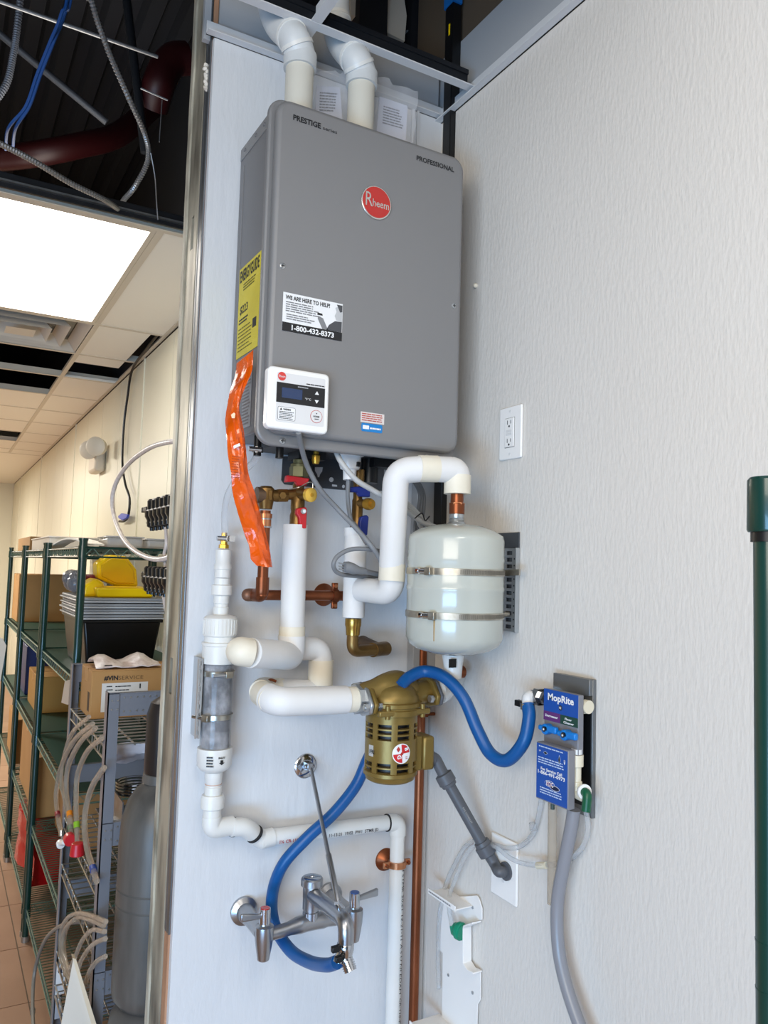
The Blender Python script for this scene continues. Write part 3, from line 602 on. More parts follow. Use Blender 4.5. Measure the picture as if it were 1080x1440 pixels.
MB().bar(PX(700, 806, XR - 0.03), PX(737, 805, XR - 0.012) + V((-0.02, -0.01, 0)), 0.004, 0.013).build('strap_tail', M_clampm, T)
# rust streak
p = V((tc.x, tc.y, 0)); a = math.atan2(-tc.y, -tc.x) - 0.40; c = V((math.cos(a), math.sin(a), 0))
MB().tube([p + c * (tr + 0.0004) + EZ * 1.503, p + c * (tr + 0.0003) + EZ * 1.462], [0.0018, 0.001], 6).build('rust_streak', mat('rust', 'a58a5e', 0.8), T)
# bracket rail on wall
rl = thing('slotted_wall_bracket', 'slotted steel wall bracket behind the expansion tank', 'bracket', (XR, 1.36, 1.47))
ya, yb = 1.338, 1.385
MB().box((XR - 0.004, ya, 1.475), (XR - 0.001, yb + 0.03, 1.69)).build('back_strip', mat('plate_grey', '55585d', 0.4, 0.5), rl)
m = MB(); zz = 1.478
MB().box((XR - 0.010, ya, 1.475), (XR - 0.0075, ya + 0.014, 1.655)).box((XR - 0.010, ya + 0.034, 1.475), (XR - 0.0075, yb, 1.655)).build('rail_edge', M_zinc, rl)
for k in range(13):
    z = 1.475 + k * 0.0145; MB().box((XR - 0.010, ya + 0.014, z), (XR - 0.0075, ya + 0.034, z + 0.006)).build('rail_rung', M_zinc, rl)
for k in range(11): MB().cyl((XR - 0.0101, ya + 0.006, 1.487 + k * 0.0145), (XR - 0.0106, ya + 0.006, 1.487 + k * 0.0145), 0.0018, n=8).build('rail_hole', M_ink, rl)
MB().box((XR - 0.012, ya - 0.001, 1.474), (XR - 0.001, ya + 0.001, 1.656)).build('rail_lip', M_zinc, rl)
for z in (1.6, 1.512): MB().cyl((XR - 0.012, ya + 0.02, z), (tc.x + 0.09, tc.y, z), 0.006, n=10).build('strap_post', M_clampm, rl)
# fitting under the tank
f = thing('tank_bottom_fitting', 'white plastic fitting with black tab under the expansion tank', 'fitting', (1.0, 1.45, 1.36))
p = PY(637, 935, 1.42)
MB().lathe((p.x, 1.42, p.z - 0.028), EZ, [(0, 0.019), (0.03, 0.021), (0.045, 0.024), (0.05, 0.024)], 24).build('white_cup', M_pvc, f)
q = PY(636, 932, 1.42 - 0.024); MB().box((q.x - 0.009, q.y - 0.002, q.z - 0.010), (q.x + 0.009, q.y, q.z + 0.008)).build('black_tab', M_black, f)
r_ = PY(645, 945, 1.50); MB().cyl(r_, r_ + V((0.012, 0, 0)), 0.014, n=20).build('copper_flange', M_copper, f)
MB().cyl(r_ + V((-0.03, -0.01, 0)), r_, 0.003, n=8).build('bolt', M_zinc, f)

# ================================================================== PIPES WITH WHITE INSULATION
RP = 0.0265
def seg_collar(t, p, q, r=RP * 1.07): MB().cyl(p, q, r, n=28).build('collar', M_cream, t)
# A: from hot valve down, then U to the left
t = thing('insulated_hot_pipe', 'white insulated pipe dropping from red handled valve, hooking left', 'pipe', PY(410, 900, 1.585))
a0 = PY(415.5, 738, 1.585); a1 = PY(410, 905, 1.585); a2 = PY(344, 918, 1.535)
e = V((a1.x, 1.585, a1.z - 0.018))
MB().tube(fillet([a0, V((a1.x, 1.585, a1.z + 0.01))], .01), RP, 28).build('vertical_sleeve', M_pipe, t)
MB().tube(fillet([e + EZ * 0.035, e - EZ * 0.010, PY(395, 921, 1.55), PY(352, 918, 1.50)], 0.045), RP * 1.12, 28).build('horizontal_sleeve', M_pipe, t)
MB().tube(fillet([PY(353, 918, 1.50), PY(338, 916, 1.50), PY(338, 916, 1.60)], 0.03), RP * 1.08, 28).build('left_elbow', M_cream, t)
seg_collar(t, V((a1.x, 1.585, PY(410, 881, 1.585).z)), V((a1.x, 1.585, PY(410, 902, 1.585).z)))
# B: behind elbow to the right and down
t = thing('insulated_elbow_pipe', 'white insulated elbow right of the hooked pipe, going down', 'pipe', PY(455, 970, 1.62))
b1 = PY(420, 912, 1.63); b2 = PY(452, 912, 1.63); b3 = PY(455, 965, 1.63)
MB().tube(fillet([b1, b2, V((b2.x, 1.63, b3.z + 0.03))], 0.035), RP * 0.98, 28).build('elbow_sleeve', M_pipe, t)
seg_collar(t, V((b2.x, 1.63, PY(453, 928, 1.63).z)), V((b2.x, 1.63, PY(455, 962, 1.63).z)), RP * 1.07)
# C: loop to pump
t = thing('insulated_pump_pipe', 'white insulated pipe looping left then forward into the gold pump', 'pipe', PY(370, 985, 1.5))
c1 = PY(455, 975, 1.63); c2 = PY(373, 970, 1.63); c3 = PY(380, 985, 1.475); c4 = PY(512, 983, 1.475)
MB().tube(fillet([PY(440, 973, 1.63), PY(404, 972, 1.63)], .01), RP * 1.0, 28).tube([PY(405, 972, 1.63), PY(392, 971, 1.63)], RP, 28).build('rear_sleeve', M_pipe, t)
MB().tube([PY(463, 975, 1.63), PY(437, 974, 1.63)], RP * 0.93, 28).build('rear_collar', M_cream, t)
MB().tube(fillet([PY(396, 970, 1.63), PY(370, 968, 1.63), PY(367, 973, 1.56)], 0.028), RP * 0.93, 28).build('turning_elbow', M_cream, t)
MB().cyl(PY(368, 975, 1.55), PY(381, 984, 1.487), RP * 0.97, n=28).build('tilted_collar', M_cream, t)
MB().cyl(PY(366, 974, 1.565), PY(367.5, 975, 1.555), RP * 0.8, n=28).build('dark_gap', M_conduit, t)
MB().tube(fillet([PY(377, 981, 1.505), PY(392, 987, 1.470), PY(486, 984, 1.475)], 0.05), RP * 1.08, 28).build('front_sleeve', M_pipe, t)
seg_collar(t, PY(483, 984, 1.475), PY(512, 983, 1.475), RP * 1.0)
cutp = PY(385, 980, 1.50)
MB().tube(catmull([PY(372, 962, 1.59), PY(380, 956, 1.6), PY(388, 958, 1.6)], 4), 0.003, 8).build('rusty_end', M_copper, t)
# D: cold drop and loop to tank
t = thing('insulated_cold_pipe', 'white insulated pipe dropping from the blue handled valve', 'pipe', PY(497, 870, 1.585))
d0 = PY(500.5, 754, 1.585); d1 = PY(496, 868, 1.585)
MB().tube([d0, V((d0.x, 1.585, d1.z))], RP * 0.95, 28).build('vertical_sleeve', M_pipe, t)
MB().cyl(PY(498, 754, 1.585) + V((0, 0, 0)), PY(498, 742, 1.585) * 1.0, RP * 0.85, n=24).build('top_edge', M_pipe, t)
t = thing('insulated_tank_pipe', 'white insulated pipe arching up and over into the expansion tank', 'pipe', PY(553, 820, 1.40))
g = [PY(497, 829, 1.58), PY(551, 836, 1.46), PY(551, 790, 1.44), PY(556, 668, 1.40), PY(590, 660, 1.39), PY(641, 664, 1.375), V((tc.x, tc.y, PY(642, 700, 1.37).z))]
MB().tube(fillet([PY(508, 829, 1.56), PY(551, 834, 1.46), PY(552, 790, 1.45)], 0.04), RP * 1.02, 28).build('lower_elbow', M_pipe, t)
MB().tube(fillet([PY(551, 796, 1.45), PY(557, 662, 1.41), PY(600, 659, 1.385)], 0.055, 12), RP * 1.04, 28).build('riser_sleeve', M_pipe, t)
MB().tube(fillet([PY(598, 659, 1.386), PY(642, 661, tc.y), V((tc.x, tc.y, 1.79))], 0.055, 12), RP * 1.04, 28).build('top_elbow', M_pipe, t)
seg_collar(t, PY(589, 659, 1.39), PY(615, 659.5, 1.38)); seg_collar(t, PY(550.5, 817, 1.45), PY(552, 793, 1.45)); seg_collar(t, V((tc.x, tc.y, 1.765)), V((tc.x, tc.y, 1.805)), RP * 1.08)
t = thing('tank_copper_coupling', 'copper coupling between white pipe and tank neck', 'fitting', (tc.x, tc.y, 1.72))
MB().lathe((tc.x, tc.y, 1.722), EZ, [(0, 0.0155), (0.001, 0.0165), (0.022, 0.0165), (0.024, 0.014), (0.045, 0.0135)], 24).build('coupling', M_copper, t)
MB().lathe((tc.x, tc.y, 1.742), EZ, [(0, 0.0168), (0.004, 0.0168)], 6).build('hex_collar', M_copperb, t)

# ================================================================== VALVES
YV = 1.585
def hexn(mb, p, q, r): return mb.lathe(p, V(q) - V(p), [(0, r), ((V(q) - V(p)).length, r)], 6)
t = thing('hot_isolation_valve', 'aged brass isolation valve with two red handles and yellow cap', 'valve', PY(418, 738, YV))
vx = PY(419, 700, YV).x
zt = lambda v: PY(420, v, YV).z
MB().lathe((vx, YV, zt(738)), EZ, [(0, 0.0165), (0.02, 0.0165), (0.028, 0.014), (0.035, 0.0155), (0.062, 0.0155), (0.066, 0.0125), (0.088, 0.0125), (0.092, 0.010), (0.105, 0.011)], 24).build('valve_body', M_brass, t)
m = MB(); hexn(m, (vx, YV, zt(671)), (vx, YV, zt(657)), 0.021); m.build('union_nut', mat('green_tarnish_brass', '6f6b4a', 0.5, 0.5), t)
MB().lathe((vx, YV, zt(657)), EZ, [(0, 0.019), (0.006, 0.019), (0.008, 0.014), (0.016, 0.014)], 24).build('union_neck', mat('green_tarnish_brass', '6f6b4a', 0.5, 0.5), t)
MB().cyl((vx, YV, zt(695)), PY(380, 697, YV), 0.0115, n=20).build('side_branch', M_brass, t)
m = MB(); hexn(m, PY(389, 697, YV), PY(403, 697, YV), 0.0155); m.build('branch_nut', M_brass, t)
pc = PY(437, 696, YV - 0.045); MB().cyl((vx, YV, zt(695)), pc, 0.0125, n=20).build('drain_branch', M_brass, t)
ax = (pc - V((vx, YV, zt(695)))).normalized()
MB().lathe(pc - ax * 0.008, ax, [(0, 0.0150), (0.003, 0.0155), (0.010, 0.0155), (0.012, 0.012)], 28).build('yellow_cap', mat('yellow_brass_cap', 'e3b84e', 0.35, 0.35), t)
MB().lathe(pc + ax * 0.004, ax, [(0, 0.0045), (0.002, 0.004)], 12).build('cap_boss', M_brassy, t)
MB().tube(catmull([pc + V((0.004, 0, 0.013)), pc + V((0.003, 0, 0.026)), pc + V((-0.008, 0, 0.026)), PY(421, 685, YV - 0.02), PY(407, 688, YV - .02)], 5), 0.0012, 6).build('cap_strap', M_wire, t)
z = zt(675); pl = [PY(404, 668, YV - 0.022), PY(436, 673, YV - 0.022), PY(431, 683, YV - 0.022), PY(420, 683, YV - 0.022), PY(416, 677, YV - 0.022), PY(402, 678, YV - 0.022)]
MB().prism(pl, (0, 0.014, 0)).build('butterfly_handle', M_redp, t, 0.002)
MB().prism([PY(*p, YV - 0.026) for p in ((418, 715), (430, 713), (432, 716), (431, 743), (422, 744), (421, 728), (417, 722))], (0, 0.012, 0)).build('lever_handle', M_redp, t, 0.002)
MB().cyl((vx, YV, zt(719)), PY(427, 719, YV - 0.03), 0.006, n=12).cyl(PY(428, 719, YV - .030), PY(428, 719, YV - 0.033), 0.004, n=6).build('lever_screw', M_zinc, t)
t = thing('relief_valve', 'brass relief valve with square body, left of yellow capped valve', 'valve', PY(372, 735, YV))
rx = PY(374, 700, YV).x; zr = lambda v: PY(374, v, YV).z
m = MB(); m.lathe((rx, YV, zr(716)), EZ, [(0, 0.014), (0.016, 0.0165), (0.030, 0.0175), (0.044, 0.017), (0.049, 0.012)], 20); m.build('body', M_brass, t)
MB().cyl((rx - 0.022, YV, zr(697)), (rx - 0.006, YV, zr(697)), 0.0175, n=24).build('end_cap', mat('tarnished_cap', '6e5a48', 0.5, 0.6), t)
MB().cyl((rx, YV, zr(697)), PY(389, 697, YV), 0.013, n=16).build('outlet_neck', M_brass, t)
m = MB(); m.box((rx + 0.0, YV - 0.02, zr(704)), (rx + 0.007, YV - 0.008, zr(690))); m.build('lug', M_brass, t, 0.001)
disc(MB(), PY(397, 697, YV - 0.014), (0, -1, 0), 0.008, 0.004, 6).build('hex_plug', M_brass, t)
tag(MB().box((PY(360, 700, D - .03).x, D - 0.012, PY(361, 717, D).z), (PY(366, 700, D - .03).x, D, PY(361, 690, D).z)).build('white_wall_clip', M_ctrl, None, 0.001), 'small white plastic clip on the wall beside the relief valve', 'clip')
t = thing('copper_discharge_pipe', 'copper pipe dropping from relief valve then turning right to wall ring', 'pipe', PY(378, 840, YV))
MB().tube(fillet([(rx, YV, zr(718)), (rx, YV, zr(838))], .01), 0.0115, 20).build('drop_pipe', M_copper, t)
MB().lathe((rx, YV, zr(741)), EZ, [(0, 0.0135), (0.018, 0.0135), (0.019, 0.0150), (0.028, 0.0150)], 24).build('top_coupling', M_copperb, t)
MB().lathe((rx, YV, zr(741)) , EZ, [(-0.002, 0.0142), (0.001, 0.0142)], 24).build('solder_ring', M_zinc, t)
MB().lathe((rx, YV, zr(731)) , EZ, [(0, 0.0135), (0.006, 0.0140), (0.012, 0.0125)], 24).build('solder_ring', M_zinc, t)
zc = zr(838)
MB().tube(fillet([(rx, YV, zr(812)), (rx, YV, zc), (rx, YV + 0.045, zc)], 0.016), 0.0140, 20).build('lower_elbow', M_copper, t)
MB().cyl((rx - 0.014, 1.633, zc), (rx + 0.010, 1.633, zc), 0.0140, 0.0140, 20).ball((rx - 0.014, 1.633, zc), 0.0140, 20).build('street_elbow', mat('dull_copper', '85604c', 0.5, 0.6), t)
xe = PY(484, 838, 1.633).x
MB().cyl((rx, 1.633, zc), (xe, 1.633, zc), 0.0115, n=20).build('horizontal_pipe', M_copper, t)
def bell_hanger(name, label, c, ax, axp, r, m1, m2):
    """split ring: two lugs and a band round a pipe, dome flange on the wall"""
    t = thing(name, label, 'pipe clamp', c)
    c = V(c); ax = V(ax); s = V(axp)
    MB().cyl(c - ax * 0.007, c + ax * 0.007, r + 0.004, n=28).build('ring', m1, t)
    for k in (-1, 1):
        MB().obox(c + s * k * (r + 0.010), ax * 0.007, s * 0.008, EY * 0.004).build('lug', m1, t, 0.0015)
        MB().cyl(c + s * k * (r + 0.011) - EY * 0.009, c + s * k * (r + 0.011) - EY * 0.003, 0.0042, n=10).build('screw', m2, t)
    MB().lathe((c.x - 0.012 * abs(s.x), D, c.z), (0, -1, 0), [(0, 0.027), (0.004, 0.025), (0.010, 0.014), (0.02, 0.008), (D - c.y - r, 0.006)], 28).build('wall_flange', M_copper, t)
bell_hanger('copper_pipe_ring', 'copper split ring holding the short horizontal copper pipe', (xe - 0.025, 1.633, zc), EX, EZ, 0.0115, M_copper, M_copperb)
# cold valve
t = thing('cold_isolation_valve', 'brass isolation valve with two dark blue handles', 'valve', PY(503, 745, YV))
vx = PY(503, 700, YV).x; zt = lambda v: PY(503, v, YV).z
MB().lathe((vx, YV, zt(750)), EZ, [(0, 0.0155), (0.03, 0.0155), (0.038, 0.0125), (0.075, 0.0125), (0.08, 0.0105), (0.115, 0.011), (0.12, 0.014), (0.145, 0.014)], 24).build('valve_body', M_brass, t)
MB().cyl((vx, YV, zt(707)), PY(515, 709, YV - 0.03), 0.010, n=18).build('drain_branch', M_brass, t)
pc = PY(520, 709, YV - 0.04); ax = (pc - V((vx, YV, zt(707)))).normalized()
MB().lathe(pc - ax * 0.012, ax, [(0, 0.0125), (0.004, 0.0135), (0.012, 0.0135), (0.015, 0.0115), (0.018, 0.0115)], 24).lathe(pc + ax * 0.005, ax, [(0, 0.006), (0.006, 0.006)], 6).build('brass_cap', mat('brass_cap', 'b98b35', 0.35, 0.7), t)
MB().prism([PY(*p, YV - 0.024) for p in ((492, 685), (505, 684), (521, 687), (521, 699), (507, 698), (503, 692), (492, 692))], (0, 0.014, 0)).build('butterfly_handle', M_bluep, t, 0.002)
MB().prism([PY(*p, YV - 0.026) for p in ((508, 727), (516, 724), (519, 727), (517, 752), (514, 754), (507, 750), (506, 736))], (0, 0.012, 0)).build('lever_handle', M_bluep, t, 0.002)
# brass elbow to the wall under cold pipe
t = thing('brass_wall_elbow', 'brass coupling and elbow running into the wall below the white pipe', 'fitting', PY(500, 915, 1.6))
x = d0.x; z = lambda v: PY(497, v, 1.585).z
MB().lathe((x, 1.585, z(893)), EZ, [(0, 0.0155), (0.018, 0.0170), (0.022, 0.0185), (0.037, 0.0185)], 28).build('coupling', mat('polished_brass', 'b08a42', 0.22, 0.85), t)
MB().tube(fillet([(x, 1.585, z(891)), (x, 1.585, z(916)), (PY(527, 916, 1.60).x, 1.60, z(916))], 0.02), 0.0135, 22).build('elbow', M_brass, t)
MB().cyl((PY(524, 916, 1.6).x, 1.60, z(916)), (PY(541, 916, 1.63).x, 1.625, z(916)), 0.0165, n=22).build('end_socket', M_brass, t)
MB().lathe((PY(530, 912, 1.6).x + 0.01, D, z(914)), (0, -1, 0), [(0, 0.022), (0.008, 0.02), (0.08, 0.012)], 22).build('wall_stub', mat('tarnished_cap', '6e5a48', 0.5, 0.6), t)
# condensate trap
t = thing('condensate_trap', 'white plastic condensate trap under the middle of the heater', 'trap', PY(492, 672, 1.55))
x = PY(492, 655, 1.55).x; z = lambda v: PY(492, v, 1.55).z
MB().lathe((x, 1.55, z(675)), EZ, [(0, 0.0145), (0.022, 0.0150), (0.024, 0.021), (0.034, 0.0245), (0.052, 0.0245), (0.054, 0.031), (0.058, 0.031), (0.07, 0.03)], 28).build('cup', M_ctrl, t)
MB().box((x + 0.004, 1.522, z(657)), (x + 0.008, 1.527, z(651))).box((x + 0.010, 1.522, z(657)), (x + 0.014, 1.528, z(651))).build('print_marks', M_ink, t)
cable('grey_drain_tube', [V((x - 0.003, 1.55, z(672))), PY(489, 700, 1.555), PY(493, 730, 1.56), PY(499, 738, 1.545), PY(508, 752, 1.53), PY(516, 765, 1.52)], 0.005, M_cable, 'thin grey tube hanging from the white trap', 'tube')
# ================================================================== CONDENSATE NEUTRALISER
YN = 1.645; nx = 0.534
zn = lambda v: PY(308, v, YN).z
t = thing('condensate_neutraliser', 'upright clear canister of grey media between white plastic caps', 'filter', (nx, YN, zn(1150)))
LN = lambda prof: MB().lathe((nx, YN, 0), EZ, sorted([(zn(v), r) for v, r in prof]), 36)
LN([(772, 0.0125), (773, 0.0165), (792, 0.0165), (794, 0.0185), (800, 0.0185), (801, 0.0170), (812, 0.0170)]).build('top_adapter', M_pvc, t)
LN([(813, 0.0168), (822, 0.0168), (823, 0.0215), (836, 0.0220), (838, 0.0165), (848, 0.0165), (849, 0.015), (853, 0.015), (854, 0.0165), (867, 0.0160)]).build('union', M_pvc, t)
cap = LN([(864, 0.017), (866, 0.031), (869, 0.0355), (893, 0.0355), (895, 0.033)]).build('ribbed_cap', M_pvc, t)
m = MB()
for k in range(28):
    a = 2 * math.pi * k / 28; c = V((math.cos(a), math.sin(a), 0)); m.obox(V((nx, YN, (zn(870) + zn(892)) / 2)) + c * 0.0355, c * 0.001, V((-c.y, c.x, 0)) * 0.0015, EZ * 0.015)
m.build('rib', M_pvc, cap, kind='stuff')
LN([(894, 0.0325), (902, 0.0325), (903, 0.0375), (907, 0.0375), (908, 0.0355), (932, 0.0355), (933, 0.033)]).build('upper_collar', M_pvc, t)
LN([(931, 0.0325), (1054, 0.0325)]).build('clear_tube', mat('canister_clear', 'd8dade', 0.08, trans=0.6, ior=1.2, alpha=0.38, coat=0.4), t)
LN([(934, 0.029), (1053, 0.029)]).build('filter_media', mat('grey_media', '55565c', 0.8, var=('b4b4b8', 26, 0.9), bump=(40, 0.9, 0.01)), t)
LN([(1050, 0.0365), (1053, 0.0370), (1074, 0.0365), (1080, 0.030), (1084, 0.020)]).build('bottom_cap', M_pvc, t)
LN([(1083, 0.0185), (1100, 0.0175), (1101, 0.0165), (1104, 0.0165), (1105, 0.0180), (1118, 0.0180)]).build('bottom_adapter', M_pvc, t)
LN([(1100.5, 0.0178), (1101.5, 0.0178)]).build('primer_ring', mat('primer_tan', 'c9a592', 0.5), t)
LN([(1116, 0.022), (1120, 0.0245), (1134, 0.0245), (1136, 0.0190), (1148, 0.0190)]).build('bottom_union', M_pvc, t)
p = V((nx + 0.002, YN - 0.0372, zn(1064))); text('arrow_print', 'INLET', p + V((0.002, 0, 0.004)), EX, EZ, 0.004, M_ink, t, align='CENTER', bold=0.03); 
MB().prism([p + V(q) for q in ((-.001, 0, .001), (.005, 0, .001), (.005, 0, -.004), (.008, 0, -.004), (.002, 0, -.009), (-.004, 0, -.004), (-.001, 0, -.004))], (0, -0.0003, 0)).build('print_arrow', M_ink, t)
fine('fine_print', V((nx - 0.026, YN - 0.029, zn(1060))), (0.8, -0.5, 0), EZ, 4, 0.015, 0.006, M_ink, t, words=3)
def worm(t, z, ang, r=0.034):
    b = MB().lathe((nx, YN, z), EZ, [(-0.005, r - .001), (-0.005, r + 0.001), (0.005, r + 0.001), (0.005, r - .001)], 36).build('strap', M_clampm, t)
    c = V((math.cos(ang), math.sin(ang), 0)); q = V((-c.y, c.x, 0)); o = V((nx, YN, z)) + c * (r + 0.005)
    MB().obox(o + q * 0.006, q * 0.008, c * 0.005, EZ * 0.007).build('clamp_housing', M_clampm, b, 0.001)
    MB().cyl(o - q * 0.03, o, 0.004, n=10).build('clamp_screw', M_chrome, b)
worm(t, zn(946), -1.45); worm(t, zn(1006), -2.6)
m = MB()
for k in range(9): m.box((nx - 0.044, YN - 0.01 + 0.0, zn(1030) + k * 0.018), (nx - 0.040, YN - 0.006, zn(1030) + k * 0.018 + 0.009))
m.box((nx - 0.041, YN - 0.010, zn(1035)), (nx - 0.036, D, zn(925))); m.box((nx - 0.0465, YN - 0.011, zn(1035)), (nx - 0.044, YN - 0.005, zn(925)))
m.build('slotted_rail', M_zinc, t)
t = thing('brass_hose_barb', 'brass barb with worm clamp on top of white canister fittings', 'fitting', (nx, YN, zn(772)))
MB().lathe((nx, YN, zn(771)), EZ, [(0, 0.011), (0.008, 0.011), (0.009, 0.008), (0.022, 0.007), (0.034, 0.006)], 6).build('barb', M_brassy, t)
MB().cyl((nx, YN, zn(760)), (nx, YN, zn(754)), 0.0105, n=16).cyl((nx - 0.018, YN - 0.008, zn(757)), (nx + 0.002, YN - 0.008, zn(757)), 0.0055, n=10).box((nx + 0.008, YN - 0.014, zn(761)), (nx + 0.02, YN - 0.002, zn(753))).build('worm_clamp', M_chrome, t)
cable('clear_condensate_tube', [V((nx, YN, zn(762))), V((nx + 0.001, YN, zn(750))), PY(316, 720, 1.63), PY(322, 692, 1.60), PY(340, 665, 1.58), PY(356, 650, 1.56), PY(363, 636, 1.55)], 0.0075, M_clear, 'clear tube from heater underside down to the brass barb', 'tube')
p = PY(362, 633, 1.55)
t = thing('tube_clamp_fitting', 'black fitting with steel clamp at heater lower left corner', 'fitting', p)
MB().cyl(p - EZ * 0.012, p + EZ * 0.03, 0.008, n=14).build('spigot', M_black, t); MB().cyl(p - EZ * 0.006, p + EZ * 0.006, 0.0115, n=18).build('clamp_band', M_chrome, t)
MB().cyl(p + V((-0.022, -0.008, 0)), p + V((0.004, -0.010, 0)), 0.0055, n=12).build('clamp_screw', M_chrome, t)
# ---------------- white drain pipe
YD_ = 1.655; RD_ = 0.0185
t = thing('drain_pipe', 'white PVC drain pipe from canister across the wall and down', 'pipe', PY(555, 1170, YD_))
ex = nx; zb = zn(1164)
MB().tube(fillet([(ex, YN, zn(1146)), (ex, YN, zb), (PY(328, 1163, YN).x, YN + 0.003, zb)], 0.028), RD_ * 1.08, 26).build('first_elbow', M_pvc, t)
P3 = [PY(326, 1163, YN), PY(345, 1164, YN), PY(360, 1175, YD_), PY(372, 1182, YD_)]
MB().tube(catmull(P3, 6), RD_ * 1.05, 26).build('offset_elbow', M_pvc, t)
MB().tube([PY(366, 1181, YD_), PY(384, 1176.5, YD_)], RD_ * 1.06, 26).build('socket', M_pvc, t)
for a, b in (((327, 1163), (328.6, 1163)), ((357.2, 1172.2), (358.4, 1173.4))):
    MB().cyl(PY(*a, YN + .002), PY(*b, YN + .003), RD_ * 1.10, n=26).build('glue_ring', M_ink, t)
MB().cyl(PY(382, 1177, YD_), PY(548, 1156.5, YD_), RD_ * 0.94, n=26).build('horizontal_pipe', M_pvc, t)
MB().cyl(PY(543.5, 1157, YD_), PY(545, 1156.9, YD_), RD_ * 1.09, n=26).build('glue_ring', M_ink, t)
zc_ = PY(560, 1156.5, YD_).z; xc = PY(559.5, 1160, YD_).x
MB().tube(fillet([PY(544, 1157, YD_), (xc, YD_, zc_), (xc, YD_, PY(560, 1174, YD_).z)], 0.022), RD_ * 1.08, 26).build('corner_elbow', M_pvc, t)
MB().cyl((xc, YD_, PY(560, 1172, YD_).z), (xc, YD_, 0.02), RD_ * 0.94, n=26).build('vertical_pipe', M_pvc, t)
dh = (PY(548, 1156.5, YD_) - PY(382, 1177, YD_)).normalized(); uh = V((-dh.z, 0, dh.x))
def onpipe(u, v, s, col, name='print'):
    o = PY(u, v, YD_) + V((0, -RD_ * 0.95, 0)); text(name, s, o, dh, uh, 0.007, col, t, bold=0.02)
M_redink = mat('red_print', 'a8322c', 0.5)
onpipe(389, 1183, '1¼ CR-110-P', M_redink); onpipe(458, 1174, '11-13-21  19:02  PW1  STMR JD', mat('grey_ink', '4a4a4c', 0.5))
for k, (s, c) in enumerate((('RH STMR 20:61 12-21-11 A.S.U NI EDAM', M_ink), ('CR-110-P 1785 MTSA', M_ink), ('1¼ IN 40MM PIPE PVC', M_redink))):
    text('print', s, (xc + 0.005 + (0.001 if k else 0), YD_ - RD_ * 0.955, (0.93, 0.62, 0.49)[k] - 0.02), -EZ, EX, 0.0055, c, t, width=(0.30, 0.13, 0.12)[k])
bell_hanger('drain_pipe_ring', 'bright copper strap holding the white vertical drain pipe', (xc, YD_, PY(560, 1214, YD_).z), EZ, EX, RD_, M_copperb, M_copper)
# white spare pipe piece behind vertical (lower)
# ---------------- copper riser in the corner
t = thing('copper_riser', 'tall dark copper pipe running down the room corner', 'pipe', (1.068, 1.664, 0))
cx_ = PY(587, 1200, 1.664).x
MB().cyl((cx_, 1.664, 0.02), (cx_, 1.664, 1.62), 0.0115, n=20).build('riser', M_copper, t)
p = PY(604, 1006, 1.64); MB().cyl(V((cx_ + 0.008, 1.655, p.z)), V((XR - 0.002, 1.655, p.z)), 0.0045, n=10).obox((cx_, 1.664, p.z), (0.013, 0, 0), (0, 0.014, 0), (0, 0, 0.006)).build('clip', M_copper, t, 0.001)
# ================================================================== GOLD PUMP
YPm = 1.475
pcx = PY(549.5, 1050, YPm).x; zp = lambda v: PY(551, v, YPm).z
t = thing('circulating_pump', 'gold painted circulating pump with slotted motor body', 'pump', (pcx, YPm, zp(1096)))
rm = 0.0555
LPm = lambda prof, n=48: MB().lathe((pcx, YPm, 0), EZ, sorted([(zp(v), r) for v, r in prof]), n)
# slotted motor shell: rings joined by ribs, dark core inside
z_top, z_bot = zp(1000), zp(1084)
LPm([(1001, rm), (1013, rm), (1013.2, rm - .004)]).build('motor_upper_band', M_gold, t)
LPm([(1034.6, rm - .004), (1034.8, rm), (1065.8, rm), (1066, rm - .004)]).build('motor_shell', M_gold, t)
LPm([(1080, rm), (1081, rm + 0.002), (1086, rm + 0.002), (1087, rm - 0.001), (1093, rm - 0.004), (1096, rm - 0.012), (1097, rm - 0.03)]).build('motor_base', M_gold, t)
LPm([(1004, rm - 0.012), (1084, rm - 0.012)]).build('motor_core', M_black, t)
m = MB()
for v0, v1, rows in ((1012.5, 1035, 3), (1065, 1080.5, 2)):
    za, zb_ = zp(v1), zp(v0); nrib = 8
    for k in range(nrib):
        a = -1.97 + math.pi * 2 * k / nrib
        for q in range(5):
            aa = a + (q - 2) * 0.045; c = V((math.cos(aa), math.sin(aa), 0)); m.obox(V((pcx, YPm, (za + zb_) / 2)) + c * (rm - 0.002), c * 0.002, V((-c.y, c.x, 0)) * 0.0014, EZ * ((zb_ - za) / 2 + .001))
    for r in range(1, rows):
        zz = za + (zb_ - za) * r / rows; h = 0.0016
        m.lathe((pcx, YPm, zz), EZ, [(-h, rm - 0.005), (-h, rm - 0.0002), (h, rm - 0.0002), (h, rm - 0.005)], 48)
m.build('slot_ribs', M_gold, t, kind='stuff')
